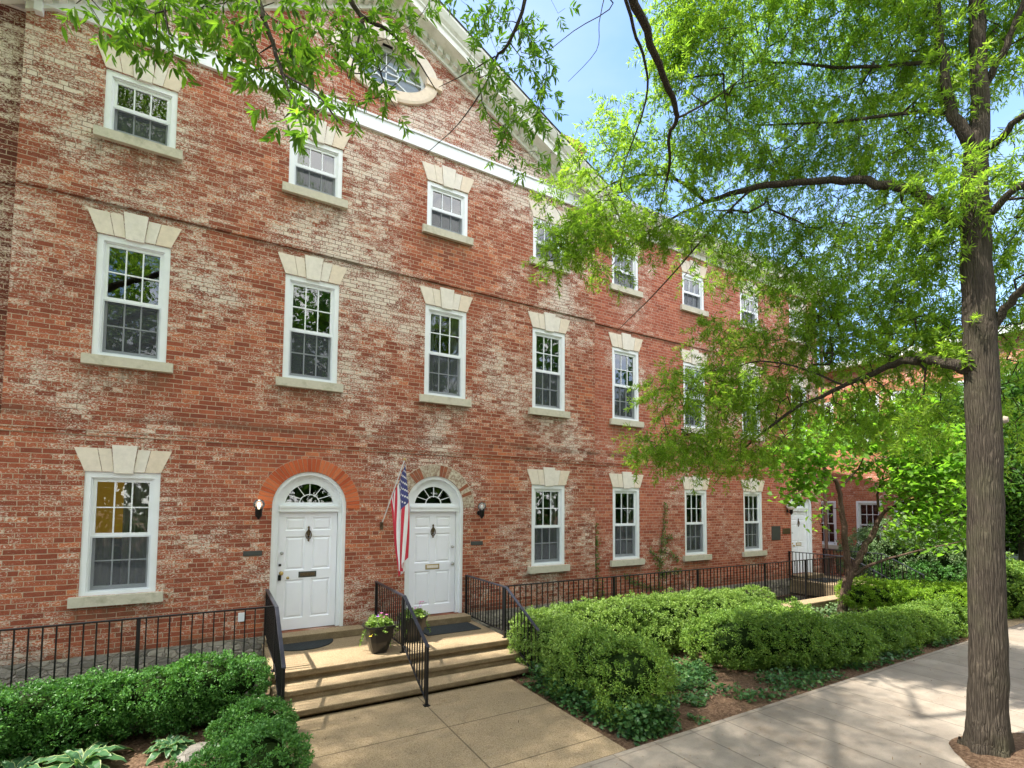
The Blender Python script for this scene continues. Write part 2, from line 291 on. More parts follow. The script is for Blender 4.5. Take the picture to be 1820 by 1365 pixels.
def m_ground(kind):
    q = NT(kind); P = q.pos(); p = q.sep(P)
    if kind == 'sidewalk_concrete':
        c = q.ramp(q.noise(P, 1.3, 5, .65), [(.3, (.22, .185, .145)), (.7, (.34, .29, .23))])
        c = q.mix(.35, c, q.ramp(q.noise(P, 90, 3, .7), [(.3, .62), (.7, 1.15)]), 'MULTIPLY')
        # joints across the walk
        j = q.math('ABSOLUTE', q.math('SUBTRACT', q.math('FRACT', q.math('DIVIDE', q.math('ADD', p[0], .17), .62)), .5))
        jn = q.ramp(j, [(0, 1), (.012, .95), (.02, 0)])
        cell = q.n('TexWhiteNoise', noise_dimensions='1D'); q.l(q.math('FLOOR', q.math('DIVIDE', q.math('ADD', p[0], -.14), .62)), cell.inputs['W'])
        c = q.mix(.5, c, q.ramp(cell.outputs['Value'], [(0, .78), (1, 1.05)]), 'MULTIPLY')
        j2 = q.ramp(q.math('ABSOLUTE', q.math('SUBTRACT', p[1], -5.02)), [(0, .8), (.007, .7), (.012, 0)])
        jn = q.math('MAXIMUM', jn, j2)
        c = q.mix(q.math('MULTIPLY', jn, .6), c, (.10, .085, .065))
        st = q.ramp(q.noise(P, 2.7, 6, .75), [(.5, 0), (.7, .6)]); c = q.mix(st, c, (.20, .155, .11))
        q.set(c, .88, spec=.2); q.bump(q.math('SUBTRACT', q.noise(P, 120, 3), jn), .5, .006)
    elif kind == 'aggregate_path' or kind == 'aggregate_step':
        vo = q.n('TexVoronoi'); vo.inputs['Scale'].default_value = 170; q.l(P, vo.inputs['Vector'])
        c = q.ramp(q.sep(vo.outputs['Color'])[0], [(0, (.22, .155, .09)), (.4, (.32, .235, .135)), (.75, (.38, .285, .17)), (1, (.47, .37, .245))])
        c = q.mix(.45, c, q.ramp(q.noise(P, 1.1, 5, .7), [(.3, .72), (.7, 1.12)]), 'MULTIPLY')
        if kind == 'aggregate_path':
            jn = None
            for ax, v in ((0, 3.785), (1, -3.42), (1, -4.55)):
                t = q.ramp(q.math('ABSOLUTE', q.math('SUBTRACT', p[ax], v)), [(0, .8), (.006, .7), (.011, 0)]); jn = t if jn is None else q.math('MAXIMUM', jn, t)
            c = q.mix(jn, c, (.07, .05, .03))
            c = q.mix(q.ramp(q.noise(P, 3.3, 5, .8), [(.62, 0), (.7, .55)]), c, (.2, .12, .07))
        else:
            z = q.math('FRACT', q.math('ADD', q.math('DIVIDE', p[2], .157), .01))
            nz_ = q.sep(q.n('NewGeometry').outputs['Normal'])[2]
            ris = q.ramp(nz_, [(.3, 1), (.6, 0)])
            c = q.mix(q.math('MULTIPLY', ris, q.ramp(q.noise(q.mapv(P, (1, 1, 2)), 4, 5, .7), [(.3, .35), (.65, .85)])), c, (.12, .09, .05))  # upright faces coloured darker for the shade on risers, mottled with dirt
        q.set(c, .9, spec=.15); q.bump(vo.outputs['Distance'], .6, .006)
    elif kind == 'mulch_soil':
        c = q.ramp(q.noise(P, 26, 6, .8), [(.3, (.055, .03, .018)), (.5, (.17, .105, .065)), (.68, (.34, .23, .15))])
        c = q.mix(.6, c, q.ramp(q.noise(P, .9, 4), [(.35, .6), (.65, 1.25)]), 'MULTIPLY')
        q.set(c, .97, spec=.1); q.bump(q.noise(P, 30, 6, .8), 1, .04)
    elif kind == 'asphalt':
        c = q.ramp(q.noise(P, 150, 4, .8), [(.3, .14), (.7, .2)]); q.set(c, .9)
    elif kind == 'areaway_paving':
        c = q.ramp(q.noise(P, 6, 5, .7), [(.3, (.10, .085, .065)), (.7, (.22, .19, .15))]); q.set(c, .93)
    return q.m
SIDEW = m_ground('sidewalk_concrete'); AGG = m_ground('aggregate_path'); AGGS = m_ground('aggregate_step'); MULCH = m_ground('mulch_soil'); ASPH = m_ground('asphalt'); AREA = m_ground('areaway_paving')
# ------------------------------------------------------------------ mesh helpers
class MB:
    def __init__(s): s.v = []; s.f = []; s.mi = []
    def add(s, vs, fs, mi=0):
        o = len(s.v); s.v += [tuple(map(float, v)) for v in vs]
        for f in fs: s.f.append(tuple(i+o for i in f)); s.mi.append(mi)
        return s
    def box(s, x0, x1, y0, y1, z0, z1, mi=0):
        v = [(x0,y0,z0),(x1,y0,z0),(x1,y1,z0),(x0,y1,z0),(x0,y0,z1),(x1,y0,z1),(x1,y1,z1),(x0,y1,z1)]
        return s.add(v, [(0,3,2,1),(4,5,6,7),(0,1,5,4),(1,2,6,5),(2,3,7,6),(3,0,4,7)], mi)
    def quad(s, a, b, c, d, mi=0): return s.add([a, b, c, d], [(0, 1, 2, 3)], mi)
    def prismY(s, pts, y0, y1, mi=0):
        "extrude an x,z outline (counter-clockwise seen from -y) between y0 (front) and y1"
        n = len(pts); v = [(x, y0, z) for x, z in pts]+[(x, y1, z) for x, z in pts]
        f = [tuple(range(n)), tuple(range(2*n-1, n-1, -1))]+[(i, i+n, (i+1) % n+n, (i+1) % n) for i in range(n)]
        return s.add(v, f, mi)
    def tube(s, pts, rs, n=8, mi=0, cap=True):
        pts = [Vector(p) for p in pts]; m = len(pts)
        if not isinstance(rs, (list, tuple)): rs = [rs]*m
        vs = []; up = None
        for i, p in enumerate(pts):
            d = (pts[min(i+1, m-1)]-pts[max(i-1, 0)]).normalized()
            if up is None: up = d.orthogonal().normalized()
            up = (up-d*up.dot(d)).normalized(); w = d.cross(up)
            for k in range(n):
                a = 2*PI*k/n; vs.append(p+(up*math.cos(a)+w*math.sin(a))*rs[i])
        fs = [(i*n+k, i*n+(k+1) % n, (i+1)*n+(k+1) % n, (i+1)*n+k) for i in range(m-1) for k in range(n)]
        if cap: fs += [tuple(range(n-1, -1, -1)), tuple(range((m-1)*n, m*n))]
        return s.add(vs, fs, mi)
    def lathe(s, prof, c, n=20, mi=0):
        vs = []; 
        for r, z in prof:
            for k in range(n):
                a = 2*PI*k/n; vs.append((c[0]+r*math.cos(a), c[1]+r*math.sin(a), c[2]+z))
        m = len(prof); fs = [(i*n+k, i*n+(k+1) % n, (i+1)*n+(k+1) % n, (i+1)*n+k) for i in range(m-1) for k in range(n)]
        return s.add(vs, fs, mi)
    def mesh(s, name, mats, smooth=False):
        me = bpy.data.meshes.new(name); me.from_pydata(s.v, [], s.f)
        for m in (mats if isinstance(mats, (list, tuple)) else [mats]): me.materials.append(m)
        me.polygons.foreach_set('material_index', s.mi)
        if smooth: me.polygons.foreach_set('use_smooth', [True]*len(s.f))
        me.update(); return me
    def build(s, name, mats, parent=None, smooth=False, loc=None, bevel=0):
        o = bpy.data.objects.new(name, s.mesh(name, mats, smooth)); COL.objects.link(o)
        if parent: o.parent = parent
        if loc: o.location = loc
        if bevel:
            b = o.modifiers.new('bevel', 'BEVEL'); b.width = bevel; b.segments = 2; b.limit_method = 'ANGLE'
        return o
def inst(name, me, parent=None, loc=(0, 0, 0), rz=0):
    o = bpy.data.objects.new(name, me); COL.objects.link(o); o.parent = parent; o.location = loc; o.rotation_euler.z = rz; return o
def thing(name, label, cat, loc=(0, 0, 0), group=None):
    o = bpy.data.objects.new(name, None); COL.objects.link(o); o.location = loc; o.empty_display_size = .2
    return tag(o, label, cat, group)
def tag(o, label=None, cat=None, group=None, kind=None):
    for k, v in (('label', label), ('category', cat), ('group', group), ('kind', kind)):
        if v: o[k] = v
    return o
def big_mesh(name, V, Q, mat, parent=None, smooth=False):
    "fast mesh of quads/tris from numpy; Q (n,k)"
    me = bpy.data.meshes.new(name); V = np.asarray(V, np.float32); Q = np.asarray(Q, np.int32); n, k = Q.shape
    me.vertices.add(len(V)); me.vertices.foreach_set('co', V.ravel())
    me.loops.add(n*k); me.loops.foreach_set('vertex_index', Q.ravel())
    me.polygons.add(n); me.polygons.foreach_set('loop_start', np.arange(0, n*k, k, dtype=np.int32)); me.polygons.foreach_set('loop_total', np.full(n, k, np.int32))
    if smooth: me.polygons.foreach_set('use_smooth', np.ones(n, bool))
    me.materials.append(mat); me.update(calc_edges=True); me.validate()
    o = bpy.data.objects.new(name, me); COL.objects.link(o)
    if parent: o.parent = parent
    return o
def norm(a): return a/np.maximum(np.linalg.norm(a, axis=-1, keepdims=True), 1e-9)
def leaf_arrays(P, D, N, Ln, Wd, kind='diamond', curl=.12):
    "P base points, D unit directions, N rough normals, Ln lengths, Wd widths"
    D = norm(D); U = norm(np.cross(D, N)); N = np.cross(U, D); n = len(P); Ln = Ln[:, None]; Wd = Wd[:, None]
    if kind == 'diamond':
        m = P+D*Ln*.45-N*Ln*curl*.3
        V = np.stack([P, m+U*Wd*.5+N*Wd*.18, P+D*Ln-N*Ln*curl, m-U*Wd*.5+N*Wd*.18], 1).reshape(-1, 3)
        return V, np.arange(n*4).reshape(-1, 4)
    if kind == 'hex':      # folded on its midrib, pointed at both ends
        a, b = .30, .68; t = P+D*Ln-N*Ln*curl
        V = np.stack([P, P+D*Ln*a+U*Wd*.46+N*Wd*.15, P+D*Ln*b+U*Wd*.42+N*(Wd*.12-Ln*curl*.5), t, P+D*Ln*b-U*Wd*.42+N*(Wd*.12-Ln*curl*.5), P+D*Ln*a-U*Wd*.46+N*Wd*.15], 1).reshape(-1, 3)
        k = np.arange(n)[:, None]*6
        return V, np.concatenate([k+np.array([0, 1, 2, 3]), k+np.array([0, 3, 4, 5])], 0)
    if kind == 'heart':
        V = np.stack([P, P-D*Ln*.08+U*Wd*.3, P+D*Ln*.3+U*Wd*.5+N*Wd*.1, P+D*Ln-N*Ln*curl, P+D*Ln*.3-U*Wd*.5+N*Wd*.1, P-D*Ln*.08-U*Wd*.3], 1).reshape(-1, 3)
        k = np.arange(n)[:, None]*6
        return V, np.concatenate([k+np.array([0, 1, 2, 3]), k+np.array([0, 3, 4, 5])], 0)
def rnd_unit(n): return norm(rng.normal(size=(n, 3)))
# ------------------------------------------------------------------ branching trees
class Tree:
    def __init__(s): s.p = []; s.par = []; s.r = []; s.anch = []; s.chains = []
    def node(s, p, par, r=0.0): s.p.append(np.array(p, float)); s.par.append(par); s.r.append(r); return len(s.p)-1
    def limb(s, pts, start=None, sub=4, wig=.012):
        "pts: list of (x,y,z,r); smooth chain; first point joins node start"
        P = np.array([p[:3] for p in pts]); R = [p[3] for p in pts]; last = start; ids = []
        for i in range(len(P)-1):
            p0 = P[max(i-1, 0)]; p1 = P[i]; p2 = P[i+1]; p3 = P[min(i+2, len(P)-1)]
            for k in range(sub if i or last is None else sub):
                t = k/sub
                if i == 0 and k == 0 and start is not None:
                    q = p1
                    last = s.node(q, start, R[0]); ids.append(last); continue
                q = .5*((2*p1)+(-p0+p2)*t+(2*p0-5*p1+4*p2-p3)*t*t+(-p0+3*p1-3*p2+p3)*t**3)
                r = R[i]+(R[i+1]-R[i])*t
                q = q+rng.normal(size=3)*wig*min(1, r*12)
                last = s.node(q, -1 if last is None else last, r); ids.append(last)
        last = s.node(P[-1], last, R[-1]); ids.append(last); s.chains.append(([start] if start is not None else [])+ids); return ids
    def grow(s, A, seg=.28, sag=.10, ok=None):
        "join each anchor to the nearest branch with a slightly drooping shoot"
        A = np.asarray(A); cap = len(s.p)+len(A)*9+10
        N = np.zeros((cap, 3)); n0 = len(s.p); N[:n0] = np.array(s.p); cnt = n0
        allow = np.ones(cap, bool)
        if ok is not None: allow[:n0] = ok(N[:n0])
        D = np.full(len(A), 1e9)
        for i in range(0, len(A)): D[i] = np.min(np.sum((N[:n0][allow[:n0]]-A[i])**2, 1))
        for i in np.argsort(D):
            d = np.sum((N[:cnt]-A[i])**2, 1)+np.where(allow[:cnt], 0, 1e6); j = int(np.argmin(d)); L_ = math.sqrt(d[j])
            k = max(1, min(8, int(L_/seg))); last = j; a = N[j]; b = A[i]
            perp = rng.normal(size=3)*.05*L_
            for t in range(1, k+1):
                u = t/k; q = a+(b-a)*u+np.array([0, 0, 1.0])*sag*L_*math.sin(PI*u)*.8+perp*math.sin(PI*u)+(rng.normal(size=3)*.012 if t < k else 0)
                last = s.node(q, last); N[cnt] = q; cnt += 1
            s.anch.append(last)
    def radii(s, tip=.0035, e=2.35):
        n = len(s.p); acc = np.zeros(n); R = np.zeros(n)
        for i in range(n-1, -1, -1):
            r = max(tip, acc[i]**(1/e)) if acc[i] > 0 else tip
            if s.r[i] > 0: r = s.r[i]
            R[i] = r
            if s.par[i] >= 0: acc[s.par[i]] += r**e
        return R
    def wood(s, name, mat, parent, big=.03, tip=.0035):
        P = np.array(s.p); R = s.radii(tip); par = np.array(s.par); idx = np.where(par >= 0)[0]
        V = []; Q = []; o = 0; done = set(); K = 20; ang = np.arange(K)*2*PI/K
        for ch in s.chains:
            ids = [i for i in ch if R[i] > .006]
            ids = [i for k_, i in enumerate(ids) if k_ == 0 or np.linalg.norm(P[i]-P[ids[k_-1]]) > 1e-3]
            if len(ids) < 3: continue
            root = s.par[ch[0]] < 0; pts = P[ids]; rr = R[ids].copy()
            if not root: rr[0] = rr[1]
            done.update(ids[1:]); d = norm(np.gradient(pts, axis=0)); u = norm(np.cross(d[0], [.31, .95, .05])); ring = []
            for k in range(len(ids)):
                u = norm(u-d[k]*np.dot(u, d[k])); w_ = np.cross(d[k], u); h = pts[k][2]
                lump = 1+.025*np.sin(ang*3+h*2.1)+.02*np.sin(ang*5-h*3.7)+(.20*np.exp(-max(h, 0)/.25)*np.sin(ang*5+1) if root else 0)
                ring.append(pts[k]+(u*np.cos(ang)[:, None]+w_*np.sin(ang)[:, None])*(rr[k]*lump)[:, None])
            n_ = len(ids); V.append(np.concatenate(ring)); i_ = np.arange(K); q_ = np.stack([i_, (i_+1) % K, (i_+1) % K+K, i_+K], -1)[None]+np.arange(n_-1)[:, None, None]*K+o
            Q.append(q_.reshape(-1, 4)); o += n_*K
        idx = np.array([i for i in idx if i not in done])
        for sel, k in ((idx[R[par[idx]] > big], 14), (idx[R[par[idx]] <= big], 5)):
            if len(sel) == 0: continue
            a = P[par[sel]]; b = P[sel]; ra = np.minimum(R[par[sel]], R[sel]*1.35+.002); rb = R[sel]
            d = norm(b-a)
            ref = np.tile(np.array([[.31, .95, .05]]), (len(sel), 1)); u = norm(np.cross(d, ref)); w = np.cross(d, u)
            ang = np.arange(k)*2*PI/k; c = np.cos(ang)[None, :, None]; sn = np.sin(ang)[None, :, None]
            # run each piece a little into the next so that bends close
            ring = u[:, None]*c+w[:, None]*sn
            va = a[:, None]+ring*ra[:, None, None]; vb = (b+d*rb[:, None]*.25)[:, None]+ring*rb[:, None, None]
            V.append(np.concatenate([va, vb], 1).reshape(-1, 3))
            base = o+np.arange(len(sel))[:, None, None]*2*k; i = np.arange(k)
            q = np.stack([i, (i+1) % k, (i+1) % k+k, i+k], -1)[None]+base; Q.append(q.reshape(-1, 4)); o += len(sel)*2*k
        return big_mesh(name, np.concatenate(V), np.concatenate(Q), mat, parent, True)
def sprays(ends, dirs, per, tl, LnR, WdR, droop=.35, kind='diamond', mat=None, name='leaves', parent=None, spread=.9, curl=.12):
    "leafy twig tips: per leaves along a twig of length tl"
    n = len(ends); e = np.repeat(ends, per, 0); d = np.repeat(norm(dirs+np.array([0, 0, -droop])), per, 0)
    t = rng.random(n*per)**.7*tl
    side = rnd_unit(n*per); side = norm(side-d*np.sum(side*d, 1, keepdims=True))
    P = e+d*t[:, None]*np.array([1, 1, 1.0])+np.array([0, 0, -1])*(t[:, None]**2)*droop*.8/tl*.5
    D = norm(d*.55+side*spread+rng.normal(size=(n*per, 3))*.2+np.array([0, 0, -.18]))
    N = norm(np.array([0, 0, 1.0])+rng.normal(size=(n*per, 3))*.55)
    Ln = rng.uniform(*LnR, n*per); Wd = Ln*rng.uniform(*WdR, n*per)
    V, Q = leaf_arrays(P, D, N, Ln, Wd, kind, curl)
    # twig stems
    return V, Q
# ------------------------------------------------------------------ setting: ground
def sheet(name, x0, x1, y0, y1, z, mat, kind='structure', th=0):
    m = MB()
    if th: m.box(x0, x1, y0, y1, z-th, z)
    else: m.quad((x0, y0, z), (x1, y0, z), (x1, y1, z), (x0, y1, z))
    o = m.build(name, mat); tag(o, kind=kind); return o
g = MB()
# soil with the sunken areaways left open (y -1.45..0)
xs = [-150, -30, 1.92, 5.66, 16.9, 19.0, 150]; 
def cell(a, b, c, d): g.quad((a, c, 0), (b, c, 0), (b, d, 0), (a, d, 0))
cell(-150, 150, -150, -1.6); cell(-150, -30, -1.6, .0); cell(1.92, 5.66, -1.6, .0); cell(16.9, 150, -1.6, .0); cell(-150, 150, .0, 150)
tag(g.build('ground', MULCH), kind='structure')
aw = MB()
for a, b in ((-30, 1.92), (5.66, 16.9)):
    aw.quad((a, -1.6, -1.1), (b, -1.6, -1.1), (b, 0.2, -1.1), (a, .2, -1.1)); aw.quad((a, -1.6, -1.1), (a, -1.6, 0), (b, -1.6, 0), (b, -1.6, -1.1))
    aw.quad((b, -1.6, -1.1), (b, -1.6, 0), (b, .2, 0), (b, .2, -1.1)); aw.quad((a, .2, -1.1), (a, .2, 0), (a, -1.6, 0), (a, -1.6, -1.1))
tag(aw.build('sunken_areaway', AREA), kind='structure')
sheet('sidewalk', -60, 70, -8.3, -4.95, .03, SIDEW, th=.12)
sheet('front_path', 1.85, 5.32, -4.94, -2.3, .028, AGG, th=.1)
sheet('far_path', 17.0, 18.8, -4.94, -2.3, .028, AGG, th=.1)
sheet('road', -90, 100, -19, -9.2, .012, ASPH)
kb = MB(); kb.box(-60, 70, -9.2, -9.02, -.1, .13); kb.box(-60, 70, -19.2, -19.02, -.1, .13); tag(kb.build('kerb', SIDEW), kind='structure')
sheet('opposite_pavement', -60, 70, -22, -19.2, .1, SIDEW, th=.1)
pt = MB(); n = 60
ring = [(9.05+.85*math.cos(2*PI*i/n)*(1+.07*math.sin(5*2*PI*i/n)+rng.uniform(-.02, .02)), -7.3+.62*math.sin(2*PI*i/n)*(1+.08*math.cos(3*2*PI*i/n)), .036) for i in range(n)]
ctr = (8.95, -7.2, .10); pt.add([ctr]+ring, [(0, i+1, (i+1) % n+1) for i in range(n)]); tag(pt.build('tree_pit_soil', MULCH), kind='structure')
# ------------------------------------------------------------------ windows (parts shared by copying)
WH = {1: (1.43, 3.22), 2: (4.92, 6.75), 3: (8.33, 9.30)}
_wc = {}
def win_meshes(h, rows):
    key = (round(h, 3), rows)
    if key in _wc: return _wc[key]
    w = .45; c = .075; m = MB()      # casing with a stepped inner bead
    m.box(-w, -w+c, .012, .16, 0, h); m.box(w-c, w, .012, .16, 0, h); m.box(-w+c, w-c, .012, .16, h-c-.01, h); m.box(-w+c, w-c, .012, .16, 0, .05)
    b = .018
    m.box(-w+c, -w+c+b, .035, .16, .05, h-c-.01); m.box(w-c-b, w-c, .035, .16, .05, h-c-.01); m.box(-w+c+b, w-c-b, .035, .16, h-c-.01-b, h-c-.01)
    casing = m.mesh('casing', WHITE)
    x = w-c-b; z0 = .05; z1 = h-c-.01-b; mid = (z0+z1)/2
    def sash(za, zb, y, st, bot, top, mat, nm):
        s_ = MB(); s_.box(-x, -x+st, y, y+.035, za, zb); s_.box(x-st, x, y, y+.035, za, zb); s_.box(-x+st, x-st, y, y+.035, za, za+bot); s_.box(-x+st, x-st, y, y+.035, zb-top, zb)
        ix = x-st; iz0 = za+bot; iz1 = zb-top; mt = .009
        for k in (1, 2): cx = -ix+2*ix*k/3; s_.box(cx-mt, cx+mt, y+.004, y+.03, iz0, iz1)
        for k in range(1, rows):
            cz = iz0+(iz1-iz0)*k/rows
            for kk in range(3):
                xa = -ix+2*ix*kk/3+(mt if kk else 0); xb = -ix+2*ix*(kk+1)/3-(mt if kk < 2 else 0); s_.box(xa, xb, y+.004, y+.03, cz-mt, cz+mt)
        gl = MB(); gl.quad((-ix, y+.02, iz0), (ix, y+.02, iz0), (ix, y+.02, iz1), (-ix, y+.02, iz1))
        return s_.mesh(nm, mat), gl.mesh('pane', GLASS)
    us, ug = sash(mid-.02, z1, .055, .045, .045, .045, WHITE, 'upper_sash'); ls, lg = sash(z0, mid+.02, .098, .05, .075, .04, SASHG, 'lower_sash')
    sc = MB(); f = .022; sc.box(-x, -x+f, .048, .056, z0, mid-.02); sc.box(x-f, x, .048, .056, z0, mid-.02); sc.box(-x+f, x-f, .048, .056, z0, z0+f); sc.box(-x+f, x-f, .048, .056, mid-.02-f, mid-.02)
    sc.quad((-x+f, .052, z0+f), (x-f, .052, z0+f), (x-f, .052, mid-.02-f), (-x+f, .052, mid-.02-f), 1)
    scm = sc.mesh('insect_screen', [SASHG, SCREEN])
    si = MB(); si.box(-w-.1, w+.1, -.075, .15, -.145, -.002); sill = si.mesh('sill', SILLM)
    # splayed stone lintel of five blocks with a raised keystone
    li = MB(); H = .34; t = .10; bx = [-w-.005, -w*.56, -.115, .115, w*.56, w+.005]; tx = [-w-.135, -w*.66-.02, -.155, .155, w*.66+.02, w+.135]
    for k in range(5):
        gp = .0035; key = k == 2
        zb, zt = (-.02, H+.055) if key else (.003, H)
        li.prismY([(bx[k]+gp, zb), (bx[k+1]-gp, zb), (tx[k+1]-gp, zt), (tx[k]+gp, zt)], -.035 if key else -.018, .1)
    lint = li.mesh('lintel', STONE)
    cu = MB(); n = 22
    for sgn, amt in ((-1, .36), (1, .36)):
        pts = []
        for i in range(n+1):
            xx = sgn*(x-.01)-sgn*amt*x*2*i/n*.62; pts.append((xx, .2+.03*math.sin(i*1.9+sgn)))
        for i in range(n):
            (xa, ya), (xb, yb_) = pts[i], pts[i+1]; cu.quad((xa, ya, z0), (xb, yb_, z0), (xb, yb_, z1), (xa, ya, z1))
    cur = cu.mesh('curtain', CURT)
    _wc[key] = (casing, us, ug, ls, lg, scm, sill, lint, cur); return _wc[key]
def window(parent, x, row, y=0.0, curtain=False, sill=True):
    z0, z1 = WH[row]; ms = win_meshes(z1-z0, 1 if row == 3 else 2)
    w = inst('window', ms[0], parent, (x, y, z0))
    for nm, me in (('sash', ms[1]), ('pane', ms[2]), ('sash', ms[3]), ('pane', ms[4]), ('insect_screen', ms[5]), ('sill', ms[6])): inst(nm, me, w)
    inst('lintel', ms[7], w, (0, 0, z1-z0))
    if curtain: inst('curtain', ms[8], w)
    return w
# ------------------------------------------------------------------ wall with openings
def wall(m, x0, x1, z0, z1, y, th, rects, arches=()):
    "rects (xa,xb,za,zb) open; arches (cx,r,zspring): cell above the spring filled round the arch"
    R = list(rects)+[(c-r, c+r, zs, zs+r) for c, r, zs in arches]
    X = sorted({x0, x1, *[v for q in R for v in q[:2]]}); Z = sorted({z0, z1, *[v for q in R for v in q[2:]]})
    for i in range(len(X)-1):
        for j in range(len(Z)-1):
            cx = (X[i]+X[i+1])/2; cz = (Z[j]+Z[j+1])/2
            if any(q[0] < cx < q[1] and q[2] < cz < q[3] for q in R): continue
            m.quad((X[i], y, Z[j]), (X[i+1], y, Z[j]), (X[i+1], y, Z[j+1]), (X[i], y, Z[j+1]))
    for xa, xb, za, zb in rects:
        m.quad((xa, y, za), (xa, y, zb), (xa, y+th, zb), (xa, y+th, za)); m.quad((xb, y, za), (xb, y+th, za), (xb, y+th, zb), (xb, y, zb))
        if not any(abs(zb-a[2]) < 1e-6 and abs(xa-(a[0]-a[1])) < 1e-6 for a in arches): m.quad((xa, y, zb), (xb, y, zb), (xb, y+th, zb), (xa, y+th, zb))
        m.quad((xa, y, za), (xa, y+th, za), (xb, y+th, za), (xb, y, za))
    for c, r, zs in arches:
        N = 24; P = [(c-r*math.cos(PI*k/N), zs+r*math.sin(PI*k/N)) for k in range(N+1)]
        for k in range(N):
            (xa, za), (xb, zb) = P[k], P[k+1]; h = N//2
            corner = (c-r, zs+r) if k < h else (c+r, zs+r)
            m.add([(xa, y, za), (xb, y, zb), (corner[0], y, corner[1])], [(0, 1, 2)])
            m.quad((xa, y, za), (xb, y, zb), (xb, y+th, zb), (xa, y+th, za))
DZ0, DSP, DR = .60, 2.72, .605   # door opening: threshold, spring line, radius
COLS = [0.0, 2.546, 5.094, 7.617]; WCOL = [10.057, 12.62, 15.15, 17.70]
DOORS = [2.61, 4.925]
PX0, PX1, WX1 = -1.36, 8.95, 18.86
def wr(x, row): z0, z1 = WH[row]; return (x-.45, x+.45, z0, z1)
# --- central block
house = thing('brick_house', 'weathered red brick house front with white pediment, oval window and two arched white doors', 'building', (3.8, 0, 0))
def P0(o): o.location = (o.location[0]-3.8, o.location[1], o.location[2]); return o
w = MB(); rects = [wr(x, r) for x in COLS for r in (2, 3)]+[wr(x, 1) for x in (COLS[0], COLS[3])]
for d in DOORS: rects.append((d-DR, d+DR, DZ0, DSP))
wall(w, PX0, PX1, .5, 9.88, 0, .22, rects, [(d, DR, DSP) for d in DOORS])
w.quad((PX0, 0, .5), (PX0, 0, 10.1), (PX0, 14, 10.1), (PX0, 14, .5)); w.quad((PX1, 0, .5), (PX1, 14, .5), (PX1, 14, 10.1), (PX1, 0, 10.1)); w.quad((PX0, 14, .5), (PX0, 14, 10.1), (PX1, 14, 10.1), (PX1, 14, .5))
RK = lambda x: 12.45-.53*abs(x-3.8)
from mathutils.geometry import tessellate_polygon
OC = (3.80, 11.30); A1, B1, A0, B0 = 1.02, .68, .78, .47
_o = [Vector((x_, z_, 0)) for x_, z_ in ((PX0, 9.88), (PX1, 9.88), (PX1, RK(PX1)+.3), (3.8, RK(3.8)+.3), (PX0, RK(PX0)+.3))]
_h = [Vector((OC[0]+(A0+.03)*math.cos(2*PI*k/48), OC[1]+(B0+.03)*math.sin(2*PI*k/48), 0)) for k in range(48)]
w.add([(v.x, 0, v.y) for v in _o+_h], [tuple(t_) for t_ in tessellate_polygon([_o, _h])])
P0(w.build('wall', MB_MAIN, house))
def belt(parent, x0, x1, y, mat, off=0):
    b = MB()
    b.prismY([(x0, 3.74), (x1, 3.74), (x1, 3.80), (x0, 3.80)], y-.014, y+.02); b.prismY([(x0, 3.80), (x1, 3.80), (x1, 3.965), (x0, 3.965)], y-.028, y+.02)
    b.prismY([(x0, 7.225), (x1, 7.225), (x1, 7.40), (x0, 7.40)], y-.03, y+.02)
    o = b.build('string_course', mat, parent); o.location.x = off; return o
belt(house, PX0, PX1, 0, MB_MAIN, -3.8)
f = MB(); f.box(PX0, PX1, -.025, .2, .28, .5); f.box(PX0, PX1, .0, .2, -1.2, .28); f.box(PX0, PX1, -.012, .1, .5, .58, 0)
P0(f.build('foundation', RUBBLE, house))
fr = MB(); fr.box(PX0+.13, PX1+.01, -.055, .02, 9.88, 10.13); fr.box(PX0+.10, PX1+.03, -.085, -.02, 10.13, 10.165); fr.box(PX0+.10, PX0+.19, -.10, -.002, 9.72, 10.3)
P0(fr.build('frieze_band', WHITE, house))
# raking cornice
def rake(m, prof, xa, xb, mi=0):
    for a, b in ((xa, 3.8), (3.8, xb)):
        n = len(prof); v = [(a, y, RK(a)+h) for y, h in prof]+[(b, y, RK(b)+h) for y, h in prof]
        m.add(v, [(i, i+n, (i+1) % n+n, (i+1) % n) for i in range(n)]+[tuple(range(n-1, -1, -1)), tuple(range(n, 2*n))], mi)
rk = MB(); XA, XB = PX0-.42, PX1+.42
rake(rk, [(.0, 0), (-.05, 0), (-.05, .11), (.0, .11)], PX0, PX1)
rake(rk, [(0, .11), (-.09, .11), (-.09, .15), (-.40, .15), (-.40, .27), (-.44, .29), (-.44, .33), (-.50, .37), (-.57, .47), (-.57, .52), (0, .52)], XA, XB)
P0(rk.build('cornice', WHITE2, house))
md = {}
for sg in (-1, 1):
    m_ = MB(); v = []
    for yy in (-.05, -.155):
        for xx, h in ((0, .062), (.085, .062), (.085, .152), (0, .152)): v.append((xx, yy, -.53*sg*xx+h))
    m_.add(v, [(3, 2, 1, 0), (4, 5, 6, 7), (0, 4, 7, 3), (1, 2, 6, 5), (0, 1, 5, 4)]); md[sg] = m_.mesh('dentil', WHITE2)
x = PX0+.2
while x < PX1:
    if not (x < 3.8 < x+.1): inst('dentil', md[1 if x > 3.8 else -1], house, (x-3.8, 0, RK(x)))
    x += .165
rf = MB()
for a, b in ((XA, 3.8), (3.8, XB)): rf.quad((a, -.6, RK(a)+.535), (b, -.6, RK(b)+.535), (b, 14, RK(b)+.535), (a, 14, RK(a)+.535))
roof = P0(rf.build('roof', ROOFM, house))
ch = MB(); ch.box(10.0, 11.0, 3.0, 3.9, 9, 14.1); ch.box(9.93, 11.07, 2.93, 3.97, 14.1, 14.25); ch.box(10.0, 11.0, 3.0, 3.9, 14.25, 14.4)
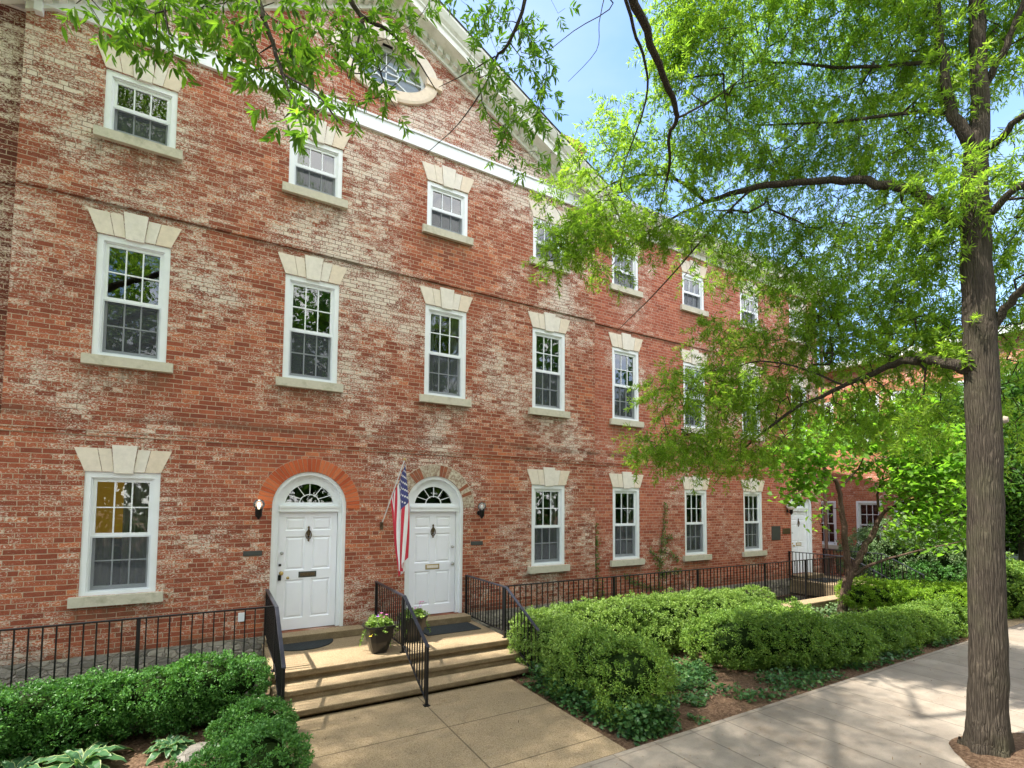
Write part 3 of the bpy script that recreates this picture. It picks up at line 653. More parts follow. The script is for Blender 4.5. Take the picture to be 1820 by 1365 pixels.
CHIM = ch
# oval window
ov = MB(); N = 64
def ell(a, b, t, y): return (OC[0]+a*math.cos(t), y, OC[1]+b*math.sin(t))
for seg in range(4):
    t0 = PI/4+seg*PI/2+.0; K = 16
    t0 = seg*PI/2+.13; t1 = (seg+1)*PI/2-.13
    v = []; fc = []
    for k in range(K+1):
        t = t0+(t1-t0)*k/K
        v += [ell(A1, B1, t, .02), ell(A1, B1, t, -.055), ell(A1-.05, B1-.05, t, -.07), ell(A0, B0, t, -.06), ell(A0, B0, t, .21)]
    for k in range(K):
        for j in range(4): fc.append((k*5+j, (k+1)*5+j, (k+1)*5+j+1, k*5+j+1))
    ov.add(v, fc)
for seg in range(4):            # keystones at the four poles
    t = seg*PI/2; ca, sa = math.cos(t), math.sin(t)
    for_ = []
    ri, ro = (A0-.02, A1+.07) if seg % 2 == 0 else (B0-.02, B1+.07); hw0, hw1 = (.075, .11) if seg % 2 == 0 else (.115, .17)
    pts = [(OC[0]+ca*ri-sa*-hw0, OC[1]+sa*ri+ca*-hw0), (OC[0]+ca*ro-sa*-hw1, OC[1]+sa*ro+ca*-hw1), (OC[0]+ca*ro-sa*hw1, OC[1]+sa*ro+ca*hw1), (OC[0]+ca*ri-sa*hw0, OC[1]+sa*ri+ca*hw0)]
    ov.prismY(pts, -.10, .02)
ovw = P0(ov.build('oval_window', STONE, house))
of = MB(); K = 64; v = []; fc = []
for k in range(K):
    t = 2*PI*k/K; v += [ell(A0+.03, B0+.03, t, .13), ell(A0-.05, B0-.05, t, .13), ell(A0-.05, B0-.05, t, .19)]
for k in range(K):
    for j in range(2): a = k*3+j; b = ((k+1) % K)*3+j; fc.append((a, b, b+1, a+1))
of.add(v, fc)
for k in range(8):
    t = 2*PI*k/8; a = Vector(ell(.02 if k % 2 == 0 else .25, .02 if k % 2 == 0 else .15, t, .15)); b = Vector(ell(A0-.04, B0-.04, t, .15)); of.tube([a, b], .012, 4)
of.tube([ell(.25, .15, 2*PI*k/32, .15) for k in range(33)], .011, 4)
of.build('frame', WHITE, ovw)
og = MB(); og.add([ell(A0-.04, B0-.04, 2*PI*k/48, .17) for k in range(48)], [tuple(range(48))]); og.build('pane', GLASS, ovw)
for o_ in ovw.children: o_.parent = ovw
ob = MB(); ob.add([ell(A0-.03, B0-.03, 2*PI*k/48, .205) for k in range(48)], [tuple(range(48))]); ob.build('backing', CURT, ovw)
# windows of the central block
def HW(*a, **k): o = window(house, *a, **k); o.location.x -= 3.8; return o
for i, x in enumerate(COLS):
    HW(x, 2, curtain=(i in (2,))); HW(x, 3, curtain=(i in (1,)))
w0 = HW(COLS[0], 1, curtain=False); HW(COLS[3], 1, curtain=True)
cu = MB(); 
for i in range(16): xa = -.02+i*.022; cu.quad((xa, .26+.02*math.sin(i*1.7), .05), (xa+.022, .26+.02*math.sin((i+1)*1.7), .05), (xa+.022, .26+.02*math.sin((i+1)*1.7), 1.7), (xa, .26+.02*math.sin(i*1.7), 1.7))
for i in range(10): xa = -.36+i*.022; cu.quad((xa, .26+.02*math.sin(i*1.7), .05), (xa+.022, .26+.02*math.sin((i+1)*1.7), .05), (xa+.022, .26+.02*math.sin((i+1)*1.7), .86), (xa, .26+.02*math.sin(i*1.7), .86))
cu.build('curtain', CURT, w0)
yw = MB(); yw.quad((-.7, 1.1, .75), (.35, 1.1, .75), (.35, 1.1, 2.2), (-.7, 1.1, 2.2)); yw.build('glowing_room_wall', YELLOW, w0)
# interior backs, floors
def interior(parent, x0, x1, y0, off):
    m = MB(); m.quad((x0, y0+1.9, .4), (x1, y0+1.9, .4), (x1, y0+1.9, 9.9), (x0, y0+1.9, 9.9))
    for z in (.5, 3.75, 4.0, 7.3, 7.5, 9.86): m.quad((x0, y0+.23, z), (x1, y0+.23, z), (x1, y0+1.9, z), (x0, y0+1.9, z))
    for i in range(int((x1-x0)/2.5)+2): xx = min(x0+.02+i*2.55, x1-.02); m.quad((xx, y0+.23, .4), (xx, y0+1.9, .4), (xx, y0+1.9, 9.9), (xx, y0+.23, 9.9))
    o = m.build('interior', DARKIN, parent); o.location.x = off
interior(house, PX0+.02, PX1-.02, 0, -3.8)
# doors
def arch_ring(m, c, r0, r1, y0, y1, zs, n=24, jamb=None, mi=0):
    P = [(math.cos(PI*k/n), math.sin(PI*k/n)) for k in range(n+1)]
    for k in range(n):
        (ca, sa), (cb, sb) = P[k], P[k+1]
        q = [(c+r0*ca, zs+r0*sa), (c+r1*ca, zs+r1*sa), (c+r1*cb, zs+r1*sb), (c+r0*cb, zs+r0*sb)]
        m.prismY(q, y0, y1, mi)
def make_door(parent, c, off, mats, knob_side, slot_mat, knocker=True, leaf_w=.485):
    z0 = DZ0
    fm = MB(); R1 = DR; R0 = DR-.06
    arch_ring(fm, 0, R0, R1, .02, .2, DSP)
    for s_ in (-1, 1): fm.box(min(s_*R0, s_*R1), max(s_*R0, s_*R1), .02, .2, z0, DSP)
    R2 = leaf_w
    # inner stepped frame and the board that holds the fanlight
    arch_ring(fm, 0, R2, R0, .09, .2, DSP)
    for s_ in (-1, 1): fm.box(min(s_*R2, s_*R0), max(s_*R2, s_*R0), .09, .2, z0, DSP)
    fm.box(-R2, R2, .06, .2, 2.63, 2.70); fm.box(-R2, R2, .045, .2, 2.70, 2.735)
    fr_ = fm.build('door_frame', WHITE, parent); fr_.location = (c-off, 0, 0)
    # fanlight: D-shaped glass with radiating bars
    fl = MB(); FR = .40; zs = 2.79
    arch_ring(fl, 0, FR, R2, .10, .15, DSP-.0); fl.box(-R2+.002, R2-.002, .097, .152, 2.7352, zs)
    for k in range(1, 6):
        t = PI*k/6; fl.tube([(.15*math.cos(t), .12, zs+.12*math.sin(t)), (FR*math.cos(t), .12, DSP+FR*math.sin(t)+.0)], .009, 4)
    fl.tube([(.16*math.cos(PI*k/14), .12, zs+.14*math.sin(PI*k/14)) for k in range(15)], .010, 4)
    fl.build('fanlight', WHITE, fr_)
    pg = MB(); pts = [(FR+.01, zs-.005)]+[(.41*math.cos(PI*k/20), DSP+.41*math.sin(PI*k/20)) for k in range(1, 20)]+[(-FR-.01, zs-.005)]
    pg.add([(x_, .135, z_) for x_, z_ in pts], [tuple(range(len(pts)))]); pg.build('pane', GLASS, fr_)
    # six-panel leaf
    lf = MB(); y = .125; H = 2.63; xs_ = [-R2+.006, -.375, -.055, .055, .375, R2-.006]; zz = [z0+.012, z0+.20, z0+.86, z0+1.02, z0+1.60, z0+1.70, z0+1.93, H-.004]
    for i in range(5):
        for j in range(7):
            if i in (1, 3) and j in (1, 3, 5):
                a, b, c_, d = xs_[i], xs_[i+1], zz[j], zz[j+1]; e = .022; g_ = .055
                o0 = [(a, y, c_), (b, y, c_), (b, y, d), (a, y, d)]; o1 = [(a+e, y+.016, c_+e), (b-e, y+.016, c_+e), (b-e, y+.016, d-e), (a+e, y+.016, d-e)]
                o2 = [(a+g_, y+.003, c_+g_), (b-g_, y+.003, c_+g_), (b-g_, y+.003, d-g_), (a+g_, y+.003, d-g_)]
                lf.add(o0+o1+o2, [(k, (k+1) % 4, (k+1) % 4+4, k+4) for k in range(4)]+[(k+4, (k+1) % 4+4, (k+1) % 4+8, k+8) for k in range(4)]+[(8, 9, 10, 11)])
            else: lf.quad((xs_[i], y, zz[j]), (xs_[i+1], y, zz[j]), (xs_[i+1], y, zz[j+1]), (xs_[i], y, zz[j+1]))
    lf.box(xs_[0], xs_[-1], y+.03, y+.05, zz[0], zz[-1])
    dl = lf.build('door', DOORW, parent); dl.location = (c-off, 0, 0)
    ym = y
    if knocker:
        k = MB(); kz = z0+1.645
        k.lathe([(0, .0), (.02, .0), (.012, .03), (.02, .055), (.008, .075), (0, .085)], (0, ym-.015, kz+.055), 8); k.lathe([(0, -.03), (.012, -.02), (.018, 0), (0, .01)], (0, ym-.012, kz-.11), 8)
        k.tube([(.045*math.sin(2*PI*i/16), ym-.02, kz-.02+.075*math.cos(2*PI*i/16)) for i in range(17)], .009, 6); k.tube([(.022*math.sin(2*PI*i/12), ym-.014, kz+.0+.04*math.cos(2*PI*i/12)) for i in range(13)], .008, 5)
        k.box(-.018, .018, ym-.012, ym, kz-.07, kz+.05); k.tube([(0, ym-.03, kz-.085), (0, ym, kz-.10)], .012, 6)
        k.build('knocker', OLDBRASS, dl, True)
    s_ = MB(); sz = z0+.94; s_.box(-.145, .145, ym-.008, ym, sz-.05, sz+.05, 0); s_.box(-.12, .12, ym-.013, ym-.008, sz-.028, sz+.03, 1)
    s_.build('mail_slot', slot_mat, dl, bevel=.002)
    kx = knob_side*(R2-.065)
    for zz_, r in ((z0+1.32, .022), (z0+.98, .03)):
        kb_ = MB(); kb_.tube([(kx, ym, zz_), (kx, ym-.012, zz_), (kx, ym-.02, zz_), (kx, ym-.035, zz_), (kx, ym-.055, zz_), (kx, ym-.06, zz_)], [r+.006, r+.006, r*.45, r*.5, r, r*.6], 12)
        kb_.build('knob' if r > .025 else 'deadbolt', STEEL if knob_side > 0 or r < .025 else BRASS, dl, True)
    if knob_side < 0:
        q_ = MB(); q_.box(kx-.045, kx-.005, ym-.02, ym, z0+1.10, z0+1.14); q_.box(kx-.05, kx-.0, ym-.03, ym, z0+.86, z0+.95); q_.build('keypad_lock', IRON, dl, bevel=.006)
        kb2 = MB(); kb2.tube([(kx+.1, ym, z0+.9), (kx+.1, ym-.03, z0+.9), (kx+.1, ym-.055, z0+.9)], [.014, .02, .026], 12); kb2.build('knob', BRASS, dl, True)
    return fr_, dl
make_door(house, DOORS[0], 3.8, None, -1, [SLATE, OLDBRASS]); make_door(house, DOORS[1], 3.8, None, 1, [BRASS, STONE])
for d, mt, nm in ((DOORS[0], m_arch('new_arch_brick', False), 'red'), (DOORS[1], m_arch('painted_arch_brick', True), 'old')):
    a = MB(); n = 34 if nm == 'red' else 30; r0, r1 = DR+.004, DR+(.235 if nm == 'red' else .225); e = .05 if nm == 'red' else 0
    for k in range(n):
        t0 = PI+e-(PI+2*e)*(k+.06)/n; t1 = PI+e-(PI+2*e)*(k+.94)/n
        a.prismY([(r0*math.cos(t0), r0*math.sin(t0)), (r0*math.cos(t1), r0*math.sin(t1)), (r1*math.cos(t1), r1*math.sin(t1)), (r1*math.cos(t0), r1*math.sin(t0))], -.012 if nm == 'red' else -.009, .05)
    o = a.build('brick_arch', mt, house, loc=(d-3.8, 0, DSP))
    o['label'] = 'clean orange brick arch' if nm == 'red' else 'flaking white-painted brick arch'
# grooves between arch bricks show a mortar backing
for d in DOORS:
    a = MB(); arch_ring(a, 0, DR+.002, DR+.24, -.004, .04, DSP, 36); a.build('arch_mortar', m_simple('lime_mortar', (.50, .41, .31), .95, var=.1), house, loc=(d-3.8, 0, 0))
# outlet
ot = MB(); ot.box(1.56, 1.66, -.03, 0, .86, 1.0); P0(ot.build('outlet_box', WHITE, house, bevel=.004))
# --- right wing, set back 12 cm
YW = .12
wing = thing('brick_house', 'plainer orange-red brick wing with flat cornice and a single white door at its far end', 'building', (14, YW, 0))
def PW(o): o.location = (o.location[0]-14, o.location[1]-YW, o.location[2]); return o
w = MB(); rects = [wr(x, r) for x in WCOL for r in (2, 3)]+[wr(x, 1) for x in WCOL[:3]]+[(17.70-DR, 17.70+DR, DZ0, DSP+.3)]
wall(w, PX1, WX1, .5, 9.80, YW, .22, rects)
w.quad((WX1, YW, .5), (WX1, 14, .5), (WX1, 14, 9.8), (WX1, YW, 9.8)); w.quad((PX1, 14, .5), (PX1, 14, 9.8), (WX1, 14, 9.8), (WX1, 14, .5))
PW(w.build('wall', MB_WING, wing)); b = belt(wing, PX1, WX1, YW, MB_WING); PW(b)
f = MB(); f.box(PX1, WX1, YW-.025, YW+.2, .28, .5); f.box(PX1, WX1, YW, YW+.2, -1.2, .28); PW(f.build('foundation', RUBBLE, wing))
def flat_cornice(x0, x1, parent, yo, PF):
    prof = [(0, 9.80), (-.05, 9.80), (-.05, 9.93), (-.09, 9.93), (-.09, 10.0), (-.34, 10.0), (-.34, 10.07), (-.40, 10.1), (-.46, 10.18), (-.46, 10.22), (0, 10.22)]
    m = MB(); n = len(prof); m.add([(x0, yo+y, z) for y, z in prof]+[(x1, yo+y, z) for y, z in prof], [(i, i+n, (i+1) % n+n, (i+1) % n) for i in range(n)]+[tuple(range(n-1, -1, -1)), tuple(range(n, 2*n))])
    PF(m.build('cornice', WHITE2, parent))
    dn = MB(); dn.box(0, .07, -.16, -.05, 9.932, 9.999); dm = dn.mesh('dentil', WHITE2); x = x0+.05; ox, oy = parent.location.x, parent.location.y
    while x < x1-.1: inst('dentil', dm, parent, (x-ox, yo-oy, 0)); x += .13
    gt = MB(); gt.box(x0, x1, yo-.5, yo-.40, 10.223, 10.30); PF(gt.build('gutter', GUTTER, parent))
    r = MB(); r.quad((x0, yo-.45, 10.28), (x1, yo-.45, 10.28), (x1, 7, 12.3), (x0, 7, 12.3)); r.quad((x0, 7, 12.3), (x1, 7, 12.3), (x1, 14, 10.0), (x0, 14, 10.0))
    rr = PF(r.build('roof', ROOFM, parent)); return rr
rr = flat_cornice(PX1+.002, WX1+.25, wing, YW, PW)
c_ = CHIM.build('chimney', MB_MAIN, rr)
for i, x in enumerate(WCOL):
    for r in (1, 2, 3):
        if r == 1 and i == 3: continue
        o = window(wing, x, r, YW, curtain=(r == 3 or (r == 1 and i in (0, 2)))); PW(o)
make_door(wing, 17.70, 14, None, -1, [BRASS, STONE])
lk = MB()   # flat head over the far door instead of an arch
lk.box(17.70-DR, 17.70+DR, YW+.03, YW+.2, DSP+DR-.31, DSP+.3); 
interior(wing, PX1+.02, WX1-.02, YW, 0); 
for o_ in wing.children:
    if o_.name.startswith('interior'): PW(o_)
    if o_.name.startswith('door'): o_.location.y = 0
ds = MB(); ds.tube([(18.97, YW-.08, 0.2), (18.97, YW-.08, 9.8), (18.97, YW-.2, 10.0)], .055, 8); PW(ds.build('downspout', PIPE, wing))
# --- left wing
YL = .14
lw = thing('brick_house', 'dark shaded brick wing at the left edge, set back behind the pedimented front', 'building', (-4, YL, 0))
def PL(o): o.location = (o.location[0]+4, o.location[1]-YL, o.location[2]); return o
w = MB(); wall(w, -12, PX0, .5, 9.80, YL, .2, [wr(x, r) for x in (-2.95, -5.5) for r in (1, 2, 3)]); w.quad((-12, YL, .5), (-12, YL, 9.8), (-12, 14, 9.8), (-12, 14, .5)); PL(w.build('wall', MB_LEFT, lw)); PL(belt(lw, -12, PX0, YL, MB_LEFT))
f = MB(); f.box(-12, PX0, YL-.025, YL+.2, .28, .5); f.box(-12, PX0, YL, YL+.2, -1.2, .28); PL(f.build('foundation', RUBBLE, lw)); flat_cornice(-12, PX0-.002, lw, YL, PL)
for x in (-2.95, -5.5):
    for r in (1, 2, 3): PL(window(lw, x, r, YL))
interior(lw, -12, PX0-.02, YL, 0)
for o_ in lw.children:
    if o_.name.startswith('interior'): PL(o_)
# --- far wing, sunlit, at right angles
fx = 23.0
far = thing('brick_house', 'sunlit orange brick house wing seen through the trees beyond the small tree', 'building', (fx, -3, 0))
w = MB(); YY = [2.2, .55, -.75, -2.1, -3.5, -4.9]
def xwall(m, x, y0, y1, z0, z1, rects):
    Y = sorted({y0, y1, *[v for q in rects for v in q[:2]]}); Z = sorted({z0, z1, *[v for q in rects for v in q[2:]]})
    for i in range(len(Y)-1):
        for j in range(len(Z)-1):
            cy, cz = (Y[i]+Y[i+1])/2, (Z[j]+Z[j+1])/2
            if any(q[0] < cy < q[1] and q[2] < cz < q[3] for q in rects): continue
            m.quad((x, Y[i], Z[j]), (x, Y[i], Z[j+1]), (x, Y[i+1], Z[j+1]), (x, Y[i+1], Z[j]))
rc = [(y-.45, y+.45, z0, z1) for y in YY for z0, z1 in ((1.2, 3.0), (5.3, 7.1))]
xwall(w, 0, -8+3, 12+3, 0, 8.6, [(a+3, b+3, c, d) for a, b, c, d in rc]); w.box(.3, 9, -5, 15, 0, 8.59); w.build('wall', MB_FAR, far)
m = MB(); m.prismY([(-.3, 8.6), (9.3, 8.6), (4.5, 8.95)], -5.3, 15.3); m.build('roof', ROOFM, far); m = MB(); m.box(-.32, -.05, -5.3, 15.3, 8.35, 8.6); m.build('cornice', WHITE2, far)
wm = win_meshes(1.8, 2)
for a, b, c, d in rc:
    o = inst('window', wm[0], far, (-.02, (a+b)/2+3, c), -PI/2)
    inst('sash', wm[1], o); inst('pane', wm[2], o); inst('sash', wm[3], o); inst('pane', wm[4], o); inst('sill', wm[6], o)
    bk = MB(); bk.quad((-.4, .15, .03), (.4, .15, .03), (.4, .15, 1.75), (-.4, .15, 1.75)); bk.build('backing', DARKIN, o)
# ------------------------------------------------------------------ steps and porches
def steps(name, label, x0, x1, yw=0.0):
    t = thing(name, label, 'steps', ((x0+x1)/2, -1, 0)); ox = (x0+x1)/2
    def bl(nm, fn, mat, bev=.012): m_ = MB(); fn(m_); o = m_.build(nm, mat, t, bevel=bev); o.location = (-ox, 1, 0); return o
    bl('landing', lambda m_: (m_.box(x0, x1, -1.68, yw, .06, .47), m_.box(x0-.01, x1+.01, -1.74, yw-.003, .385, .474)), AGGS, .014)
    for k in (1, 2):
        z = .472-.157*k; y = -1.74-.305*k
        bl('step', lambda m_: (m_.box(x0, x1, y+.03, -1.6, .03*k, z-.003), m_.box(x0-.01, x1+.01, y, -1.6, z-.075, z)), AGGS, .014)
    return t, bl
t1, bl = steps('entrance_steps', 'tan exposed-aggregate steps and landing shared by the two arched doors', 1.93, 5.66)
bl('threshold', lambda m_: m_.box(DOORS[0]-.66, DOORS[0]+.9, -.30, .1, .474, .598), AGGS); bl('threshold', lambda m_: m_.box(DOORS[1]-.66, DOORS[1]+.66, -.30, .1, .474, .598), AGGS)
t2, bl = steps('entrance_steps', 'tan concrete stoop at the single white door at the far end', 16.95, 18.85, YW)
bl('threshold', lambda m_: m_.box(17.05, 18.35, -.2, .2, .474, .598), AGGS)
cp = MB(); cp.box(5.68, 16.93, -1.62, -1.40, -.05, .10); tag(cp.build('areaway_coping', SILLM, bevel=.01), 'low stone coping under the long black railing on the right', 'coping')
cp = MB(); cp.box(-12, 1.92, -1.62, -1.40, -.05, .10); tag(cp.build('areaway_coping', SILLM, bevel=.01), 'low stone coping under the black railing on the left', 'coping')
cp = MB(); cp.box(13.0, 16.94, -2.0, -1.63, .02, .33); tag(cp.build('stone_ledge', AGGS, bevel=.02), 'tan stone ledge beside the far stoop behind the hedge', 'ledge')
# ------------------------------------------------------------------ ironwork
bal = {}
def baluster_mesh(h):
    k = round(h, 3)
    if k not in bal: m_ = MB(); m_.box(-.0075, .0075, -.0075, .0075, 0, h); bal[k] = m_.mesh('baluster', IRON)
    return bal[k]
def handrail(label, x, y_wall, group='stair handrails'):
    t = thing('handrail', label, 'railing', (x, y_wall, 0), group)
    yo = y_wall
    def B(nm, pts, wx, wz, mat=IRON):
        m_ = MB(); n = len(pts)
        v = [(s1*wx, y-yo, z+s2*wz) for y, z in pts for s1, s2 in ((-1, -1), (1, -1), (1, 1), (-1, 1))]
        f_ = [(i*4+k, i*4+(k+1) % 4, (i+1)*4+(k+1) % 4, (i+1)*4+k) for i in range(n-1) for k in range(4)]+[(3, 2, 1, 0), tuple(range((n-1)*4, n*4))]
        m_.add(v, f_); return m_.build(nm, mat, t, bevel=.003)
    B('top_rail', [(y_wall-.01, 1.345), (-1.66, 1.345), (-2.70, .82)], .024, .011, IRONTOP)
    B('bottom_rail', [(y_wall-.01, .575), (-1.68, .575), (-2.66, .085)], .012, .008)
    pm = MB()
    for nm, y, z0, z1 in (('post', y_wall-.03, .47, 1.335), ('post', -1.62, .47, 1.335), ('post', -2.68, .03, .825)):
        m_ = MB(); m_.box(-.017, .017, -.017, .017, z0, z1); m_.box(-.04, .04, -.04, .04, z0+.002, z0+.012); o = m_.build(nm, IRON, t); o.location = (0, y-yo, 0)
    y = y_wall-.13
    bm = baluster_mesh(.76)
    while y > -1.58: inst('baluster', bm, t, (0, y-yo, .578)); y -= .108
    y = -1.73; bm2 = baluster_mesh(.73)
    while y > -2.64: inst('baluster', bm2, t, (0, y-yo, .59-(-1.68-y)*.5)); y -= .108
    return t
handrail('black iron handrail on the left side of the shared front steps', 1.97, 0)
handrail('black iron handrail down the middle of the shared front steps between the two doors', 3.78, 0)
handrail('black iron handrail on the right side of the shared front steps by the hedge', 5.60, 0)
handrail('black iron handrail on the near side of the far stoop', 16.92, YW); handrail('black iron handrail on the far side of the far stoop', 18.88, YW)
def fence(label, x0, x1, y, ztop, zbot, posts, sp):
    t = thing('railing', label, 'railing', (x0, y, 0), 'areaway railings')
    m_ = MB(); m_.box(0, x1-x0, -.02, .02, ztop-.02, ztop); m_.build('top_rail', IRON, t, bevel=.003)
    m_ = MB(); m_.box(0, x1-x0, -.01, .01, zbot, zbot+.015); m_.build('bottom_rail', IRON, t)
    n = int(round((x1-x0)/sp)); bm = baluster_mesh(ztop-zbot-.03)
    for p in posts: m_ = MB(); m_.box(-.02, .02, -.02, .02, .05, ztop-.01); inst('post', m_.mesh('post', IRON), t, (p-x0, 0, 0))
    for i in range(1, n):
        x = x0+(x1-x0)*i/n
        if min(abs(x-p) for p in posts) < .045: continue
        inst('baluster', bm, t, (x-x0, 0, zbot+.013))
fence('black iron railing along the sunken areaway under the left window', -3.4, 1.96, -1.5, 1.345, .12, [-3.4, -1.85, .42], .122)
fence('long black iron railing along the areaway behind the right hedge', 5.62, 16.9, -1.5, 1.345, .12, [5.66, 8.2, 10.7, 13.2, 15.0], .120)
# ------------------------------------------------------------------ wall lamps, plaques, flag, mats, pots
def lantern(label, x, y, z, lit, milk=False):
    t = thing('wall_lantern', label, 'lamp', (x, y, z), 'wall lanterns by the doors')
    m_ = MB(); m_.tube([(0, -.002, -.06), (0, -.02, -.06)], [.05, .04], 14); m_.tube([(0, -.01, -.06), (0, -.07, -.10), (0, -.13, -.09)], .012, 8)
    m_.lathe([(0, -.17), (.02, -.165), (.028, -.14), (.05, -.12), (.052, -.02), (.06, -.01), (.06, .0), (0, .0)], (0, -.13, 0), 16); m_.build('lamp_holder', IRON, t, True)
    R_ = .088 if not milk else .14
    g_ = MB(); pr = [(max(.001, R_*math.sin(a)), R_*.86-R_*math.cos(a)) for a in [PI*.14+(PI*.86)*k/12 for k in range(13)]]; g_.lathe(pr, (0, -.13, 0), 20); g_.build('globe', MILK if milk else GLOBE, t, True)
    if not milk: b_ = MB(); b_.lathe([(.012, .0), (.014, .03), (.026, .06), (.026, .08), (.016, .1), (.001, .106)], (0, -.13, 0), 12); b_.build('bulb', BULB if lit else BULBOFF, t, True)
lantern('lit glass-globe wall lantern on a black holder left of the first arched door', 1.80, 0, 2.68, True)
lantern('unlit glass-globe wall lantern right of the second arched door', 5.88, 0, 2.66, False)
lantern('milky white globe lamp on the wall beside the far white door', 16.9, YW, 2.68, False, True)
def plaque(label, x0, x1, z0, z1, y, mat=SLATE):
    m_ = MB(); w_, h_ = (x1-x0)/2, (z1-z0)/2; m_.box(-w_, w_, -.014, 0, -h_, h_); m_.box(-w_+.01, w_-.01, -.017, -.013, -h_+.01, h_-.01)
    o = m_.build('wall_plaque', mat, loc=((x0+x1)/2, y, (z0+z1)/2), bevel=.002); tag(o, label, 'plaque')
plaque('small dark metal plaque left of the first arched door', 1.60, 1.88, 1.91, 1.99, 0); plaque('small dark metal plaque right of the second arched door', 5.70, 5.97, 1.94, 2.02, 0)
plaque('square dark plaque left of the far white door', 16.05, 16.5, 1.72, 2.16, YW); plaque('narrow brass-edged plaque just beside the far white door', 16.62, 17.02, 1.9, 2.08, YW, OLDBRASS)
# flag
fl = thing('flag', 'striped flag with starry blue corner hanging from a slanted pole between the doors', 'flag', (3.86, 0, 2.38))
base = Vector((0, 0, 0)); tip = Vector((.11, -.95, 1.16))
pm = MB(); pm.tube([base, tip], [.010, .009], 8); pm.build('pole', WHITE, fl); pm = MB(); pm.lathe([(.001, -.02), (.022, -.01), (.026, .01), (.014, .028), (.001, .035)], tuple(tip), 12); pm.build('finial', BRASS, fl, True)
pm = MB(); pm.box(-.03, .03, -.012, 0, -.08, .06); pm.tube([(0, -.01, -.01), (0, -.06, .055)], .02, 8); pm.build('bracket', OLDBRASS, fl)
RED = m_simple('flag_red', (.50, .025, .045), .75, var=.1, scale=20); FW = m_simple('flag_white', (.74, .72, .70), .8, var=.05); BLU = m_simple('flag_blue', (.045, .05, .16), .75, var=.15)
NU, NV = 52, 60; fm_ = MB(); vs = []
def fpt(u, v):
    a = tip+(base-tip)*(.015+.60*u); k = 1-.66*min(1, v*1.1)**1.2; c = tip+(base-tip)*.06
    hx = c.x+(a.x-c.x)*k; hy = c.y+(a.y-c.y)*k
    zt = a.z; ln = 1.70-.36*u+.05*math.sin(5*u)
    amp = .05*min(1, v*2.2)+.008
    x_ = hx+amp*math.sin(u*15+v*2.3)+.02*math.sin(3*v+u*4)+.02+.05*v; y_ = hy+amp*.55*math.cos(u*15+v*1.5)
    return Vector((x_, y_, zt-ln*v*(1-.02*math.cos(9*u))))
for j in range(NV+1):
    for i in range(NU+1): vs.append(fpt(i/NU, j/NV))
fs = []; mi = []
for j in range(NV):
    for i in range(NU):
        u = (i+.5)/NU; v = (j+.5)/NV; k = int(u*13)
        mi.append(2 if (u < 7/13 and v < .40) else (0 if k % 2 == 0 else 1)); o = j*(NU+1)+i; fs.append((o, o+1, o+NU+2, o+NU+1))
fm_.v = [tuple(v) for v in vs]; fm_.f = fs; fm_.mi = mi
# stars
for r in range(9):
    for c in range(6 if r % 2 == 0 else 5):
        u = 7/13*(r+1)/10; v = .40*((c*2+(1 if r % 2 == 0 else 2)))/12
        p = fpt(u, v); du = (fpt(u+.01, v)-p); dv = (fpt(u, v+.01)-p); nn = du.cross(dv).normalized(); ax = dv.normalized(); bx_ = nn.cross(ax)
        for sg in (1, -1):
            pts = [tuple(p+nn*sg*.003+(ax*math.cos(2*PI*q/10)+bx_*math.sin(2*PI*q/10))*(.024 if q % 2 == 0 else .0105)) for q in range(10)]; fm_.add(pts, [tuple(range(10))], 1)
fm_.build('cloth', [RED, FW, BLU], fl, True)
